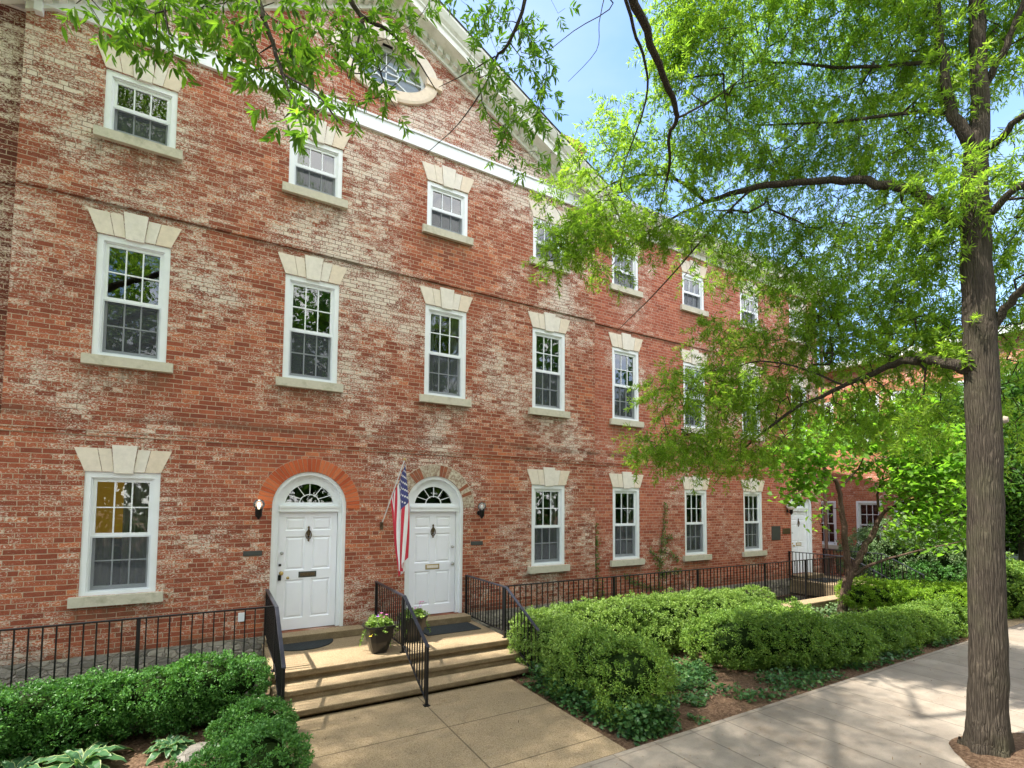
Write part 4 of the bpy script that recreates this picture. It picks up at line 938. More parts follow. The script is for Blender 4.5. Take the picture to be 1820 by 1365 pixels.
# mats
m_ = MB(); n = 24; pts = [(.48*math.cos(PI+PI*k/n), .46*math.sin(PI+PI*k/n)) for k in range(n+1)]
v = [(x, y, 0) for x, y in pts]+[(x, y, .014) for x, y in pts]; k = len(pts); m_.add(v, [tuple(range(k, 2*k))]+[(i, (i+1) % k, (i+1) % k+k, i+k) for i in range(k)])
tag(m_.build('doormat', MATM, loc=(2.50, -.32, .476)), 'half-round dark doormat at the left arched door', 'doormat')
m_ = MB(); m_.box(-.52, .52, -.29, .29, 0, .014); tag(m_.build('doormat', MATM, loc=(4.98, -.62, .476), bevel=.004), 'rectangular dark doormat at the right arched door', 'doormat')
m_ = MB(); m_.box(-.5, .5, -.29, .29, 0, .014); tag(m_.build('doormat', MATM, loc=(17.7, -.55, .476), bevel=.004), 'dark doormat at the far white door', 'doormat')
def planter(label, plabel, x, y, seed):
    t = thing('planter', label, 'planter', (x, y, .474), 'tapered dark planters')
    m_ = MB(); prof = [(.125, 0), (.145, .04), (.20, .20), (.235, .36), (.245, .43), (.262, .435), (.262, .465), (.225, .465), (.215, .38)]
    n = 20; v = []
    for r, z in [(r_*.88, z_*.92) for r_, z_ in prof]:
        for i in range(n):
            a = 2*PI*i/n+PI/4; c, s_ = math.cos(a), math.sin(a); e = 5.0; k = (abs(c)**e+abs(s_)**e)**(-1/e); v.append((r*c*k, r*s_*k, z))
    f_ = [(i*n+j, i*n+(j+1) % n, (i+1)*n+(j+1) % n, (i+1)*n+j) for i in range(len(prof)-1) for j in range(n)]+[tuple(range(n-1, -1, -1))]
    m_.add(v, f_); m_.build('pot', POTM, t, False, bevel=0)
    m_ = MB(); m_.box(-.17, .17, -.17, .17, .33, .355); m_.build('soil', SOILM, t)
    pl = thing('flowering_plant', plabel, 'plant', (x, y, .81), 'flowering plants in the dark planters')
    st = MB(); E_ = []; Dd = []
    for i in range(34):
        a = rng.uniform(0, 2*PI); r = rng.uniform(.05, .30); up = rng.uniform(.03, .2) if r < .2 else rng.uniform(-.25, .12)
        p1 = Vector((math.cos(a)*r*.5, math.sin(a)*r*.5, .12+rng.uniform(0, .06))); p2 = Vector((math.cos(a)*r, math.sin(a)*r, up)); st.tube([(p1.x*.3, p1.y*.3, 0), p1, p2], .0028, 4)
        for q in range(9): E_.append(p1.lerp(p2, q/8)); Dd.append((math.cos(a), math.sin(a), .2))
    st.build('stems', LF_IVY, pl)
    E_ = np.array([tuple(e) for e in E_]); Dd = np.array(Dd); n_ = len(E_)*4; P = np.repeat(E_, 4, 0)+rng.normal(size=(n_, 3))*.012
    V, Q = leaf_arrays(P, norm(np.repeat(Dd, 4, 0)+rng.normal(size=(n_, 3))*.8), norm(np.array([0, 0, 1.0])+rng.normal(size=(n_, 3))*.5), rng.uniform(.025, .05, n_), rng.uniform(.014, .026, n_), 'hex')
    o = big_mesh('leaves', V, Q, LF_YEWL, pl)
    for q, (mt, num) in enumerate(((FLP, 3 if seed == 1 else 5), (FLU, 2), (FLY, 1))):
        for i in range(num):
            a = rng.uniform(0, 2*PI) if q else rng.uniform(-.6, 1.2); r = rng.uniform(.03, .2); z = rng.uniform(.16, .30) if q < 2 else rng.uniform(-.02, .1); c = Vector((math.cos(a)*r-(.15 if q == 2 else 0), math.sin(a)*r-(.15 if q == 2 else 0), z)); fb = MB()
            for k in range(6):
                t_ = 2*PI*k/6; d = Vector((math.cos(t_), math.sin(t_), .35))*.024; e = Vector((-math.sin(t_), math.cos(t_), 0))*.013
                fb.quad(c, c+d*.6+e, c+d*1.2, c+d*.6-e)
            fb.tube([c, (c.x*.4, c.y*.4, .02)], .002, 3); fb.build('flower', mt, pl)
planter('tapered dark square planter left of the middle handrail', 'trailing plant with pink and yellow flowers in the left planter', 3.46, -1.40, 1)
planter('tapered dark square planter right of the middle handrail, seen through it', 'flowering plant with pink blooms in the planter behind the middle handrail', 4.13, -1.02, 2)
# ------------------------------------------------------------------ hedges and shrubs
def blob_hedge(name, label, cat, blobs, mat, dens=3000, leaf=(.022, .04), wid=(.35, .5), core=.66, group=None, kind='diamond', up=.35, rag=.05):
    "blobs: (x,y,z,rx,ry,rz); leaves on their joint skin"
    B = np.array(blobs, float); c0 = B[:, :3].mean(0); c0[2] = 0
    t = thing(name, label, cat, tuple(c0), group)
    PP = []; NN = []
    for i, b in enumerate(B):
        area = 4*PI*((b[3]*b[4])**1.6/3+(b[3]*b[5])**1.6/3+(b[4]*b[5])**1.6/3)**(1/1.6); per = 26; n = int(area*dens/per); d = rnd_unit(n)
        f_ = 1+np.abs(rng.normal(size=(n, 1)))*rag*1.9-.16*rng.random((n, 1))+(rng.random((n, 1)) < .05)*rng.uniform(.05, .22, (n, 1))
        ph = rng.uniform(0, 6, 3); f_ += .09*(np.sin(d[:, :1]*6+ph[0])*np.sin(d[:, 1:2]*7+ph[1])*np.sin(d[:, 2:]*6+ph[2]))
        f_ += .06*np.sin(d[:, :1]*15+ph[1])*np.sin(d[:, 1:2]*17+ph[2])
        c_ = b[:3]+d*b[3:]*f_; ds = np.repeat(norm(d/b[3:]), per, 0); tw = norm(rnd_unit(n*per)+ds*.75+np.array([0, 0, .25])); R_t = np.repeat(rng.uniform(.6, 1.35, (n, 1)), per, 0)
        p = np.repeat(c_, per, 0)+tw*(leaf[1]*1.55*R_t*(.35+.65*rng.random((n*per, 1)))); d = tw; keep = p[:, 2] > .01
        for j, q in enumerate(B):
            if j == i: continue
            if np.sum((q[:3]-b[:3])**2) > (b[3:].max()+q[3:].max())**2: continue
            keep &= np.sum(((p-q[:3])/q[3:])**2, 1) > .70
        PP.append(p[keep]); NN.append(d[keep])
    P = np.concatenate(PP)-c0; N = np.concatenate(NN); n = len(P)
    D = norm(N*.8+rng.normal(size=(n, 3))*.5+np.array([0, 0, up*.6])); Nn = norm(N*.3+rng.normal(size=(n, 3))*.5+np.array([0, 0, .8]))
    Ln = rng.uniform(*leaf, n); Wd = Ln*rng.uniform(*wid, n)
    V, Q = leaf_arrays(P-D*Ln[:, None]*.4, D, Nn, Ln, Wd, kind); big_mesh('foliage', V, Q, mat, t)
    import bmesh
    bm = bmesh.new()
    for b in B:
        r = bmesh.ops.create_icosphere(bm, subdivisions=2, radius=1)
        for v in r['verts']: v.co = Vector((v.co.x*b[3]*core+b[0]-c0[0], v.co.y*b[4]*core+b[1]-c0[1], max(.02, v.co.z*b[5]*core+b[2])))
    me = bpy.data.meshes.new('dark_core'); bm.to_mesh(me); bm.free(); me.materials.append(COREM); o = bpy.data.objects.new('dark_core', me); COL.objects.link(o); o.parent = t  # solid dark core added to close gaps, standing in for shade inside the hedge
    st = MB()
    for b in (B[::2] if len(B) > 8 and mat is not LF_BALL else []):
        for k in range(4): a = rng.uniform(0, 2*PI); st.tube([(b[0]-c0[0]+.05*math.cos(a), b[1]-c0[1]+.05*math.sin(a), -.02), (b[0]-c0[0]+b[3]*.5*math.cos(a), b[1]-c0[1]+b[4]*.5*math.sin(a), b[2])], [.012, .006], 5)
    if st.v: st.build('stems', TWIG, t)
    return t
COREM = m_simple('inner_hedge', (.014, .026, .007), 1.0, var=.5, scale=30, spec=0)
def row(x0, y0, x1, y1, zc, rx, ry, rz, step, j=.06):
    n = max(2, int(math.hypot(x1-x0, y1-y0)/step)+1); out = []
    for i in range(n):
        t = i/(n-1); s_ = rng.uniform(.88, 1.1); out.append((x0+(x1-x0)*t+rng.normal()*j, y0+(y1-y0)*t+rng.normal()*j, zc+rng.normal()*.035, rx*s_, ry*rng.uniform(.9, 1.1), rz*rng.uniform(.92, 1.08)))
    return out
blob_hedge('hedge', 'dense green clipped hedge in front of the left railing', 'hedge', row(-3.2, -1.93, 1.55, -1.93, .52, .36, .32, .27, .26)+row(-3.0, -1.88, 1.5, -1.88, .32, .3, .28, .28, .4), LF_BALL, 5200, (.024, .042), (.4, .6))
blob_hedge('shrub', 'round green shrub at the foot of the left handrail, the farther of two', 'shrub', [(1.70, -2.78, .25, .33, .28, .235), (1.56, -2.82, .22, .30, .25, .21), (1.84, -2.80, .21, .24, .24, .2)], LF_BALL, 6500, (.022, .04), (.4, .6), group='round shrubs by the path')
blob_hedge('shrub', 'round green shrub at the bottom edge beside the path, the nearer of two', 'shrub', [(1.66, -3.60, .26, .36, .30, .26), (1.38, -3.72, .20, .36, .34, .23), (1.72, -3.85, .26, .34, .36, .3), (1.0, -3.7, .12, .34, .3, .2)], LF_BALL, 6500, (.022, .04), (.4, .6), group='round shrubs by the path')
blob_hedge('shrub', 'bright green shrub at the right corner of the path beside the sidewalk', 'shrub', [(5.95, -4.3, .58, .46, .48, .44), (5.85, -3.75, .62, .42, .42, .4), (6.25, -4.25, .50, .36, .42, .4), (5.9, -4.3, .3, .42, .42, .32)], LF_YEW, 4600, (.024, .042), (.35, .55))
blob_hedge('hedge', 'pale green hedge running down beside the right handrail toward the sidewalk', 'hedge', row(6.0, -1.95, 6.0, -3.5, .60, .40, .38, .35, .24)+row(5.9, -2.0, 5.9, -3.3, .35, .36, .36, .34, .5), LF_YEWL, 4600, (.024, .042), (.35, .55))
blob_hedge('hedge', 'light green hedge along the foot of the long railing', 'hedge', row(6.5, -2.1, 9.2, -2.12, .64, .42, .40, .34, .25)+row(9.3, -2.15, 11.6, -2.25, .58, .42, .42, .34, .28)+row(6.8, -2.3, 11.4, -2.4, .35, .4, .38, .32, .45), LF_YEWL, 4000, (.026, .045), (.35, .55))
blob_hedge('hedge', 'dark green loose hedge along the sidewalk in front of the small tree', 'hedge', row(8.95, -3.75, 10.2, -4.15, .48, .48, .46, .40, .28)+row(10.4, -4.25, 15.2, -4.35, .36, .48, .46, .31, .28)+row(9.0, -3.2, 11.6, -3.0, .40, .5, .45, .36, .5), LF_YEW, 3600, (.028, .048), (.35, .55))
blob_hedge('hedge', 'flat-topped hedge with sunlit yellow-green top right of the small tree trunk', 'hedge', row(15.3, -2.75, 16.2, -4.3, .66, .55, .45, .30, .3)+row(14.9, -2.9, 15.6, -4.3, .62, .45, .42, .26, .36)+row(15.9, -4.3, 16.3, -4.5, .45, .5, .4, .4, .36), LF_YEWG, 3000, (.03, .05), (.35, .5))
# far shrubs beyond the stoop
blob_hedge('shrub', 'large rounded silvery green shrub beyond the far stoop', 'shrub', [(20.6, -1.6, 1.5, 1.2, 1.2, .85), (21.0, -2.4, 1.2, 1.1, 1.1, .9), (20.2, -.8, 1.1, .9, .9, .8)], LF_VAR, 900, (.05, .09), (.3, .5))
blob_hedge('hedge', 'bright green sloping hedge behind the far stoop handrail', 'hedge', row(19.9, -1.4, 20.3, -3.6, .55, .55, .5, .5, .45), LF_BALL, 1600, (.04, .07), (.4, .6))
blob_hedge('hedge', 'low yellow-green planting beyond the far stoop path', 'hedge', row(20.5, -3.6, 22.5, -5.0, .4, .7, .6, .5, .5)+row(19.4, -3.9, 20.4, -5.0, .3, .5, .5, .38, .5), LF_YEL, 1200, (.05, .09), (.3, .5))
blob_hedge('hedge', 'dark glossy hedge beside the sidewalk right of the big tree trunk', 'hedge', row(18.6, -4.4, 26, -5.2, .62, .75, .6, .62, .6), LF_YEW, 1500, (.05, .09), (.4, .6))
blob_hedge('shrub', 'tall pale yellow-green shrub at the right edge beyond the trunk', 'shrub', [(24, -6.0, 1.6, 1.3, 1.0, .9), (26, -6.4, 2.2, 1.5, 1.2, 1.1), (25, -7.0, 1.2, 1.2, 1.0, .9)], LF_YEL, 600, (.09, .16), (.3, .5))
# ------------------------------------------------------------------ ivy, hostas, vines
def scatter(name, label, pts, mat, leaf, wid, kind='heart', up=.9, zj=.05, kindtag='stuff', cat='ground cover'):
    P = np.asarray(pts); n = len(P)
    D = norm(np.stack([rng.normal(size=n), rng.normal(size=n), rng.normal(size=n)*.35+.1], 1)); N = norm(np.array([0, 0, up])+rng.normal(size=(n, 3))*.45)
    V, Q = leaf_arrays(P, D, N, rng.uniform(*leaf, n), rng.uniform(*wid, n), kind); o = big_mesh(name, V, Q, mat); tag(o, label, cat, kind=kindtag); return o
def region(n, poly):
    poly = np.array(poly); lo, hi = poly.min(0), poly.max(0); out = []
    while len(out) < n:
        p = lo+(hi-lo)*rng.random(2); c = False; j = len(poly)-1
        for i in range(len(poly)):
            if (poly[i][1] > p[1]) != (poly[j][1] > p[1]) and p[0] < (poly[j][0]-poly[i][0])*(p[1]-poly[i][1])/(poly[j][1]-poly[i][1])+poly[i][0]: c = not c
            j = i
        if c: out.append(p)
    return np.array(out)
def ivy(n, poly, zt, patch=.0):
    p = region(n, poly)
    if patch:
        f_ = np.sin(p[:, 0]*3.1+1)*np.sin(p[:, 1]*3.7+p[:, 0])+.5*np.sin(p[:, 0]*7.3)*np.sin(p[:, 1]*8.1); p = p[f_ > patch]
    return np.column_stack([p, .02+rng.random(len(p))**1.5*zt])
iv = np.concatenate([ivy(5200, [(6.3, -2.4), (8.2, -2.6), (8.6, -3.4), (8.0, -4.2), (7.2, -4.0), (6.5, -3.6)], .12, -.25),
                     ivy(2600, [(7.6, -4.0), (8.6, -4.2), (14.5, -4.75), (14.5, -4.9), (8.5, -4.92), (7.8, -4.8)], .14, -.35),
                     ivy(900, [(6.6, -4.0), (7.8, -4.2), (7.9, -4.9), (6.6, -4.9)], .05, .25),
                     ivy(2400, [(5.35, -2.6), (5.75, -2.6), (5.8, -3.8), (6.4, -4.7), (6.2, -4.88), (5.5, -4.88), (5.36, -4.0)], .34),
                     ivy(900, [(5.5, -4.5), (6.45, -4.4), (6.3, -4.9), (5.5, -4.9)], .38)])
scatter('ivy', 'dark green ivy trailing over the mulch bed between the hedges', iv, LF_IVY, (.035, .065), (.035, .06))
scatter('ivy', 'silvery green ground cover around the small tree trunk', np.concatenate([ivy(2600, [(11.6, -1.75), (16.4, -1.75), (16.4, -2.5), (14.5, -3.4), (11.8, -3.0)], .25)]), LF_VAR, (.05, .09), (.04, .075))
ch_ = np.concatenate([region(2600, [(-3, -2.2), (1.8, -2.2), (1.8, -4.9), (-3, -4.9)]), region(2600, [(5.4, -1.8), (16, -1.8), (16, -4.9), (5.4, -4.9)])])
scatter('mulch_chips', 'brown bark chips and dead leaves over the beds', np.column_stack([ch_, np.full(len(ch_), .012)+rng.random(len(ch_))*.015]), m_simple('bark_chips', (.22, .13, .08), .9, var=.6, scale=14), (.02, .06), (.008, .022), 'diamond', 2.5)
lt = np.concatenate([region(140, [(1.9, -2.4), (5.3, -2.4), (5.3, -4.9), (1.9, -4.9)]), region(260, [(4.5, -4.95), (16, -4.95), (14, -7.5), (5.5, -6.8)])])
scatter('fallen_leaves', 'small fallen leaves and twigs on the paving', np.column_stack([lt, np.full(len(lt), .034)]), m_simple('dead_leaf', (.18, .11, .05), .9, var=.6, scale=9), (.02, .05), (.006, .012), 'diamond', 2.5, cat='litter')
def hosta(label, x, y, s, edge, n=22, grp='hosta plants in the left bed'):
    t = thing('hosta_plant', label, 'plant', (x, y, 0), grp)
    for mt, nm in ((HOSTAC, 'leaves'), (HOSTAY, 'leaf_edges')):
        m_ = MB(); r_ = random.Random(int(x*100))
        for i in range(n):
            a = i*2.399+r_.uniform(-.2, .2); ring_ = i/n; L_ = s*(.55+.5*ring_)*r_.uniform(.85, 1.1); el = 1.15-.95*ring_; Wd = L_*.40
            d = Vector((math.cos(a), math.sin(a), 0)); sd = Vector((-math.sin(a), math.cos(a), 0)); K = 8; Lft = []; Rt = []; Md = []
            stem0 = Vector((0, 0, .01)); e0 = stem0+d*L_*.25*math.cos(el)+Vector((0, 0, L_*.3*math.sin(el)+.02))
            for k in range(K+1):
                u = k/K; th = el-1.15*u; 
                if k: pc = Md[-1]+(d*math.cos(th)+Vector((0, 0, math.sin(th))))*L_/K
                else: pc = e0
                w_ = Wd*.5*math.sin(PI*min(1, u**.75*.98+.02))**.8; Md.append(pc); Lft.append(w_); Rt.append(w_)
            for k in range(K):
                for sg in (-1, 1):
                    def P_(kk, fr, lift): return Md[kk]+sd*sg*Lft[kk]*fr+Vector((0, 0, Lft[kk]*fr*.35+.01*math.sin(kk*2+i)*fr+lift))
                    a0, a1 = (0, .87) if nm == 'leaves' else (.87, 1.0)
                    m_.quad(P_(k, a0, 0), P_(k+1, a0, 0), P_(k+1, a1, 0), P_(k, a1, 0))
            if nm == 'leaves': m_.tube([stem0, e0], .005, 5)
        m_.build(nm, mt, t, True)
hosta('large blue-green hosta with cream edges in the left bed, middle of the bottom edge', .10, -2.52, .46, 1, 20)
hosta('small yellow-green hosta with pale rims, nearest the round shrubs', .86, -2.46, .26, 1, 24)
hosta('large blue-green hosta at the left corner of the bed', -.42, -2.45, .42, 1, 16)
st_ = MB(); st_.lathe([(.001, .07), (.12, .065), (.22, .03), (.26, -.02)], (1.14, -2.62, 0), 12); tag(st_.build('stone', RUBBLE, smooth=True), 'flat grey stone beside the small hosta', 'stone')
def vine(label, paths, dens, wid, y, lf=(.03, .055)):
    t = thing('climbing_vine', label, 'vine', (paths[0][0][0], y, paths[0][0][1])); x0, z0 = paths[0][0]
    st = MB(); P = []
    for path, wd in zip(paths, wid):
        pts = []
        for (xa, za), (xb, zb) in zip(path[:-1], path[1:]):
            n = int(max(2, math.hypot(xb-xa, zb-za)/.08))
            for k in range(n): pts.append((xa+(xb-xa)*k/n+rng.normal()*.012, za+(zb-za)*k/n))
        st.tube([(a-x0, -.012, b-z0) for a, b in pts], [.009*(1-.7*i/len(pts)) for i in range(len(pts))], 5)
        for i, (a, b) in enumerate(pts):
            w_ = wd*(1-.75*i/len(pts)); k = rng.poisson(dens)
            for _ in range(k): P.append((a-x0+rng.normal()*w_, -.02-rng.random()*.05, b-z0+rng.normal()*.05))
    st.build('stem', TWIG, t); P = np.array(P); n = len(P)
    D = norm(np.column_stack([rng.normal(size=n)*.6, rng.normal(size=n)*.3-.2, rng.normal(size=n)*.4-.5])); N = norm(np.array([0, -1.0, .25])+rng.normal(size=(n, 3))*.4)
    V, Q = leaf_arrays(P, D, N, rng.uniform(*lf, n), rng.uniform(lf[0], lf[1], n)*.9, 'heart'); big_mesh('leaves', V, Q, LF_VINE, t)
vine('green climbing vine reaching up the brick between the two windows right of the pavilion corner', [[(11.15, .35), (11.2, 1.2), (11.25, 1.7), (11.35, 2.3), (11.4, 2.9)], [(11.2, 1.0), (11.6, 1.05), (12.0, 1.05)], [(11.2, 1.3), (10.95, 1.55), (10.8, 1.7)], [(11.25, 1.6), (11.7, 1.45), (11.9, 1.3)], [(11.3, 1.9), (11.7, 1.95)], [(11.1, .6), (10.4, .8), (9.9, 1.1)]], 9, [.12, .05, .06, .04, .04, .05], YW)
vine('dark ivy stem climbing low at the pavilion corner behind the railing', [[(9.1, .1), (9.12, .8), (9.08, 1.3), (9.05, 2.4)], [(9.1, .3), (9.3, .8)]], 6, [.09, .06], YW)
# ------------------------------------------------------------------ the street tree
def A(*p): q = at(p[0], p[1], p[2]); return (q[0], q[1], q[2], p[3] if len(p) > 3 else .02)
def crown_pts(clumps, per, seed_scale=1.0):
    out = []
    for c in clumps:
        px, py, rx, ry, dp = c[:5]; k = c[5] if len(c) > 5 else 1.0
        n = max(2, int(per*k*rx*ry/6400)); ctr = at(px, py, dp)
        d = rnd_unit(n)*(rng.random((n, 1))**.45)
        out.append(ctr+_r*d[:, :1]*rx*dp/FPX+_u*d[:, 1:2]*ry*dp/FPX+_f*d[:, 2:]*(rx+ry)*.5*dp/FPX*1.1)
    return np.concatenate(out)
oak = thing('oak_tree', 'tall willow oak with dark straight trunk rising from the sidewalk at the right', 'tree', (8.85, -7.05, 0), 'street oaks')
T = Tree()
tr = T.limb([A(1757, 1352, 5.67, 0.260), A(1756, 1325, 5.67, 0.206), A(1755, 1260, 5.68, 0.178), A(1755, 1100, 5.72, 0.166), A(1750, 850, 5.8, 0.161), A(1743, 640, 5.88, 0.156), A(1738, 520, 5.93, 0.150), A(1732, 380, 5.98, 0.137), A(1733, 290, 6.0, 0.119), A(1741, 200, 6.05, 0.090), A(1738, 90, 6.1, 0.080), A(1735, -20, 6.15, 0.072), A(1732, -160, 6.2, 0.058)], None, 5, .006)
def near(px, py, dp): q = np.array(A(px, py, dp)[:3]); return int(np.argmin([np.sum((T.p[i]-q)**2) for i in tr]))
def br(pts, tree=T, trunk=None, sub=4):
    ids = tr if trunk is None else trunk; q = np.array(pts[0][:3]); j = ids[int(np.argmin([np.sum((tree.p[i]-q)**2) for i in ids]))]; return tree.limb(pts, j, sub, .02)
L1 = br([A(1722, 405, 5.95, 0.080), A(1690, 385, 6.1, 0.070), A(1620, 340, 6.4, 0.060), A(1540, 323, 6.8, 0.053), A(1460, 321, 7.1, 0.046), A(1380, 327, 7.3, 0.045), A(1310, 341, 7.5, 0.038), A(1256, 359, 7.7, 0.031)])
L1a = br([A(1256, 359, 7.7, 0.027), A(1215, 328, 7.7, 0.023), A(1180, 311, 7.6, 0.020), A(1120, 316, 7.55, 0.016), A(1070, 337, 7.5, 0.013), A(1020, 390, 7.4, 0.008), A(985, 450, 7.3, 0.005)], trunk=L1)
L1b = br([A(1256, 359, 7.7, 0.022), A(1200, 385, 7.9, 0.018), A(1130, 430, 8, 0.012), A(1080, 480, 8.2, 0.006)], trunk=L1)
L1c = br([A(1340, 333, 7.4, 0.018), A(1275, 395, 7.6, 0.014), A(1180, 505, 7.7, 0.010), A(1095, 590, 7.8, 0.004)], trunk=L1)
L2 = br([A(1722, 655, 5.88, 0.072), A(1690, 645, 6.0, 0.064), A(1640, 638, 6.35, 0.054), A(1590, 648, 6.8, 0.044), A(1540, 668, 7.2, 0.036), A(1480, 695, 7.6, 0.029), A(1400, 735, 7.9, 0.023), A(1320, 800, 8.2, 0.013), A(1270, 860, 8.3, 0.006)])
L2b = br([A(1500, 685, 7.5, 0.016), A(1410, 650, 7.8, 0.013), A(1330, 645, 8.0, 0.011), A(1230, 690, 8.1, 0.005)], trunk=L2)
L3s = br([A(1722, 255, 6.02, 0.068), A(1700, 225, 6.05, 0.062), A(1682, 150, 6.1, 0.050), A(1670, 60, 6.2, 0.040), A(1660, -60, 6.3, 0.032)])
L3 = br([A(1690, 203, 6.1, 0.027), A(1640, 198, 6.4, 0.024), A(1560, 208, 6.9, 0.021), A(1460, 218, 7.4, 0.016), A(1350, 222, 7.9, 0.011)], trunk=L3s)
L4 = br([A(1675, 108, 6.15, 0.027), A(1600, 116, 6.7, 0.024), A(1500, 120, 7.2, 0.020), A(1400, 112, 7.6, 0.016), A(1330, 110, 7.9, 0.009)], trunk=L3s)
R1 = br([A(1748, 262, 6.02, 0.048), A(1775, 250, 5.9, 0.040), A(1800, 222, 5.75, 0.036), A(1850, 180, 5.5, 0.028)]); R2 = br([A(1750, 385, 5.95, 0.048), A(1780, 360, 5.8, 0.040), A(1820, 325, 5.6, 0.034), A(1890, 300, 5.4, 0.024)])
R3 = br([A(1755, 590, 5.9, 0.056), A(1785, 550, 5.75, 0.044), A(1825, 505, 5.5, 0.038), A(1900, 440, 5.2, 0.024)]); R4 = br([A(1752, 150, 6.1, 0.044), A(1775, 110, 6.0, 0.036), A(1800, 50, 5.9, 0.032), A(1830, -20, 5.8, 0.024)])
U1 = br([A(1734, -120, 6.2, .07), A(1600, -220, 6.0, .065), A(1400, -260, 5.6, .06), A(1220, -200, 5.2, .055), A(1118, -60, 5.1, .05), A(1130, 10, 5.2, .044), A(1165, 100, 5.6, .038), A(1190, 160, 5.9, .034), A(1203, 210, 6.2, .028), A(1189, 240, 6.4, .022), A(1190, 290, 6.8, .018), A(1180, 340, 7.2, .01)])
U2 = br([A(1102, -40, 5.2, .02), A(1125, 50, 5.4, .017), A(1146, 110, 5.6, .014), A(1148, 180, 5.9, .011), A(1110, 290, 6.3, .006)], trunk=U1)
U3 = br([A(1203, 210, 6.2, .014), A(1270, 175, 6.6, .01), A(1330, 130, 7.0, .006)], trunk=U1)
clA = [(1250,60,80,70,6.8),(1380,60,90,75,7.6),(1520,50,95,80,7.3),(1640,70,75,80,6.6),(1795,60,60,90,6.3),(1310,165,85,60,7.4),(1420,175,90,55,8),(1560,165,85,55,7.4),(1670,170,50,60,6.3),
 (1195,120,45,70,6.6,.7),(1085,230,50,45,7.4,.6),(1135,300,70,50,7.3,.8),(1240,275,85,60,7.3),(1360,285,95,60,7.9),(1480,275,85,60,7.6),(1590,280,75,60,7),(1025,300,45,35,7.3,.7),(1065,385,70,50,6.8),(1000,425,50,50,6.6,1.1),
 (1150,415,70,35,7.4),(1240,400,70,45,7.6,.8),(1330,405,85,50,8.1),(1440,415,85,55,8),(1560,420,85,60,7),(1660,430,50,60,6.2),(1805,300,30,170,5.9,.7),(1800,470,28,110,6.2,.8),
 (1400,500,90,50,8.6),(1500,520,90,60,8.2),(1610,530,75,60,7),(1320,480,70,30,8.6,.6),(1270,590,55,35,7.8,.7),(1370,600,85,45,8.3),(1480,610,90,50,8),(1600,610,70,45,7),(1195,690,55,45,7.6,.9),(1280,690,80,60,7.8,1.2),
 (1400,700,95,60,8.3,1.2),(1520,740,70,45,7.7),(1165,790,50,45,7.4,.9),(1235,800,55,55,7.7,1.1),(1320,790,80,55,8.2,1.1),(1430,780,50,30,8.2,.4),(1650,740,45,60,6.5,.6),(1600,760,50,40,7.2,.4),(1060,470,60,30,7.4,.5),(975,350,25,30,6.8,.5),
 (1805,650,22,90,6.6,.6),(1650,340,50,60,6.2,.7),(1720,330,30,60,5.7,.5),(1260,480,50,25,8.2,.4),(1560,690,60,40,7.4,.8),(1660,650,40,50,6.6,.8),(1480,560,80,30,8.6,1.0),(1560,600,80,35,8.0,1.0),(1660,580,45,40,6.6,1),(1690,600,25,60,6.2,.8),(1800,560,25,60,6.3,.9),(1795,760,25,50,6.8,.6),(1100,250,40,40,7.2,.5),(1200,60,40,50,6.6,.7),
 (1350,-150,260,110,6.4,.8),(1600,-150,160,110,6.4,.8),(1820,-120,100,120,6,.8)]
an = crown_pts(clA, 130)
T.grow(an, .30, .08, ok=lambda N: np.sum((N[:, :2]-np.array(T.p[0])[:2])**2, 1) > .25)
org = np.array([8.85, -7.05, 0])
T.p = [p-org for p in T.p]
T.wood('trunk', BARK, oak, .03, .0028)
ends = np.array([T.p[i] for i in T.anch]); pars = np.array([T.p[T.par[i]] for i in T.anch]); dirs = norm(ends-pars)
Vs = []; Qs = []; o_ = 0
for (pr, tl, sh) in ((36, .30, 0.0), (26, .28, .14)):
    e2 = ends-dirs*sh+rng.normal(size=ends.shape)*(.07 if sh else .0); d2 = norm(dirs+rng.normal(size=dirs.shape)*(.8 if sh else .25))
    V, Q = sprays(e2, d2, pr, tl, (.055, .10), (.15, .23), .35); Vs.append(V); Qs.append(Q+o_); o_ += len(V)
big_mesh('crown', np.concatenate(Vs), np.concatenate(Qs), LF_OAK, oak)
dn = crown_pts([(1095, 425, 16, 25, 7.3)], 900)[:90]-org; n = len(dn)
V, Q = leaf_arrays(dn, norm(np.array([0, 0, -1.0])+rng.normal(size=(n, 3))*.4), rnd_unit(n), rng.uniform(.08, .14, n), rng.uniform(.02, .04, n), 'hex'); o = big_mesh('dead_leaves', V, Q, m_simple('dead_hanging_leaf', (.20, .085, .045), .9, var=.4), oak); o['label'] = 'clump of brown dead leaves caught in the twigs'
kn = MB(); q = at(1789, 746, 5.62)-org; kn.tube([tuple(q+_r*-.03), tuple(q+_r*-.01-_f*.03)], [.045, .03], 12); o = kn.build('branch_scar', m_simple('scar_wood', (.32, .26, .2), .9), oak)
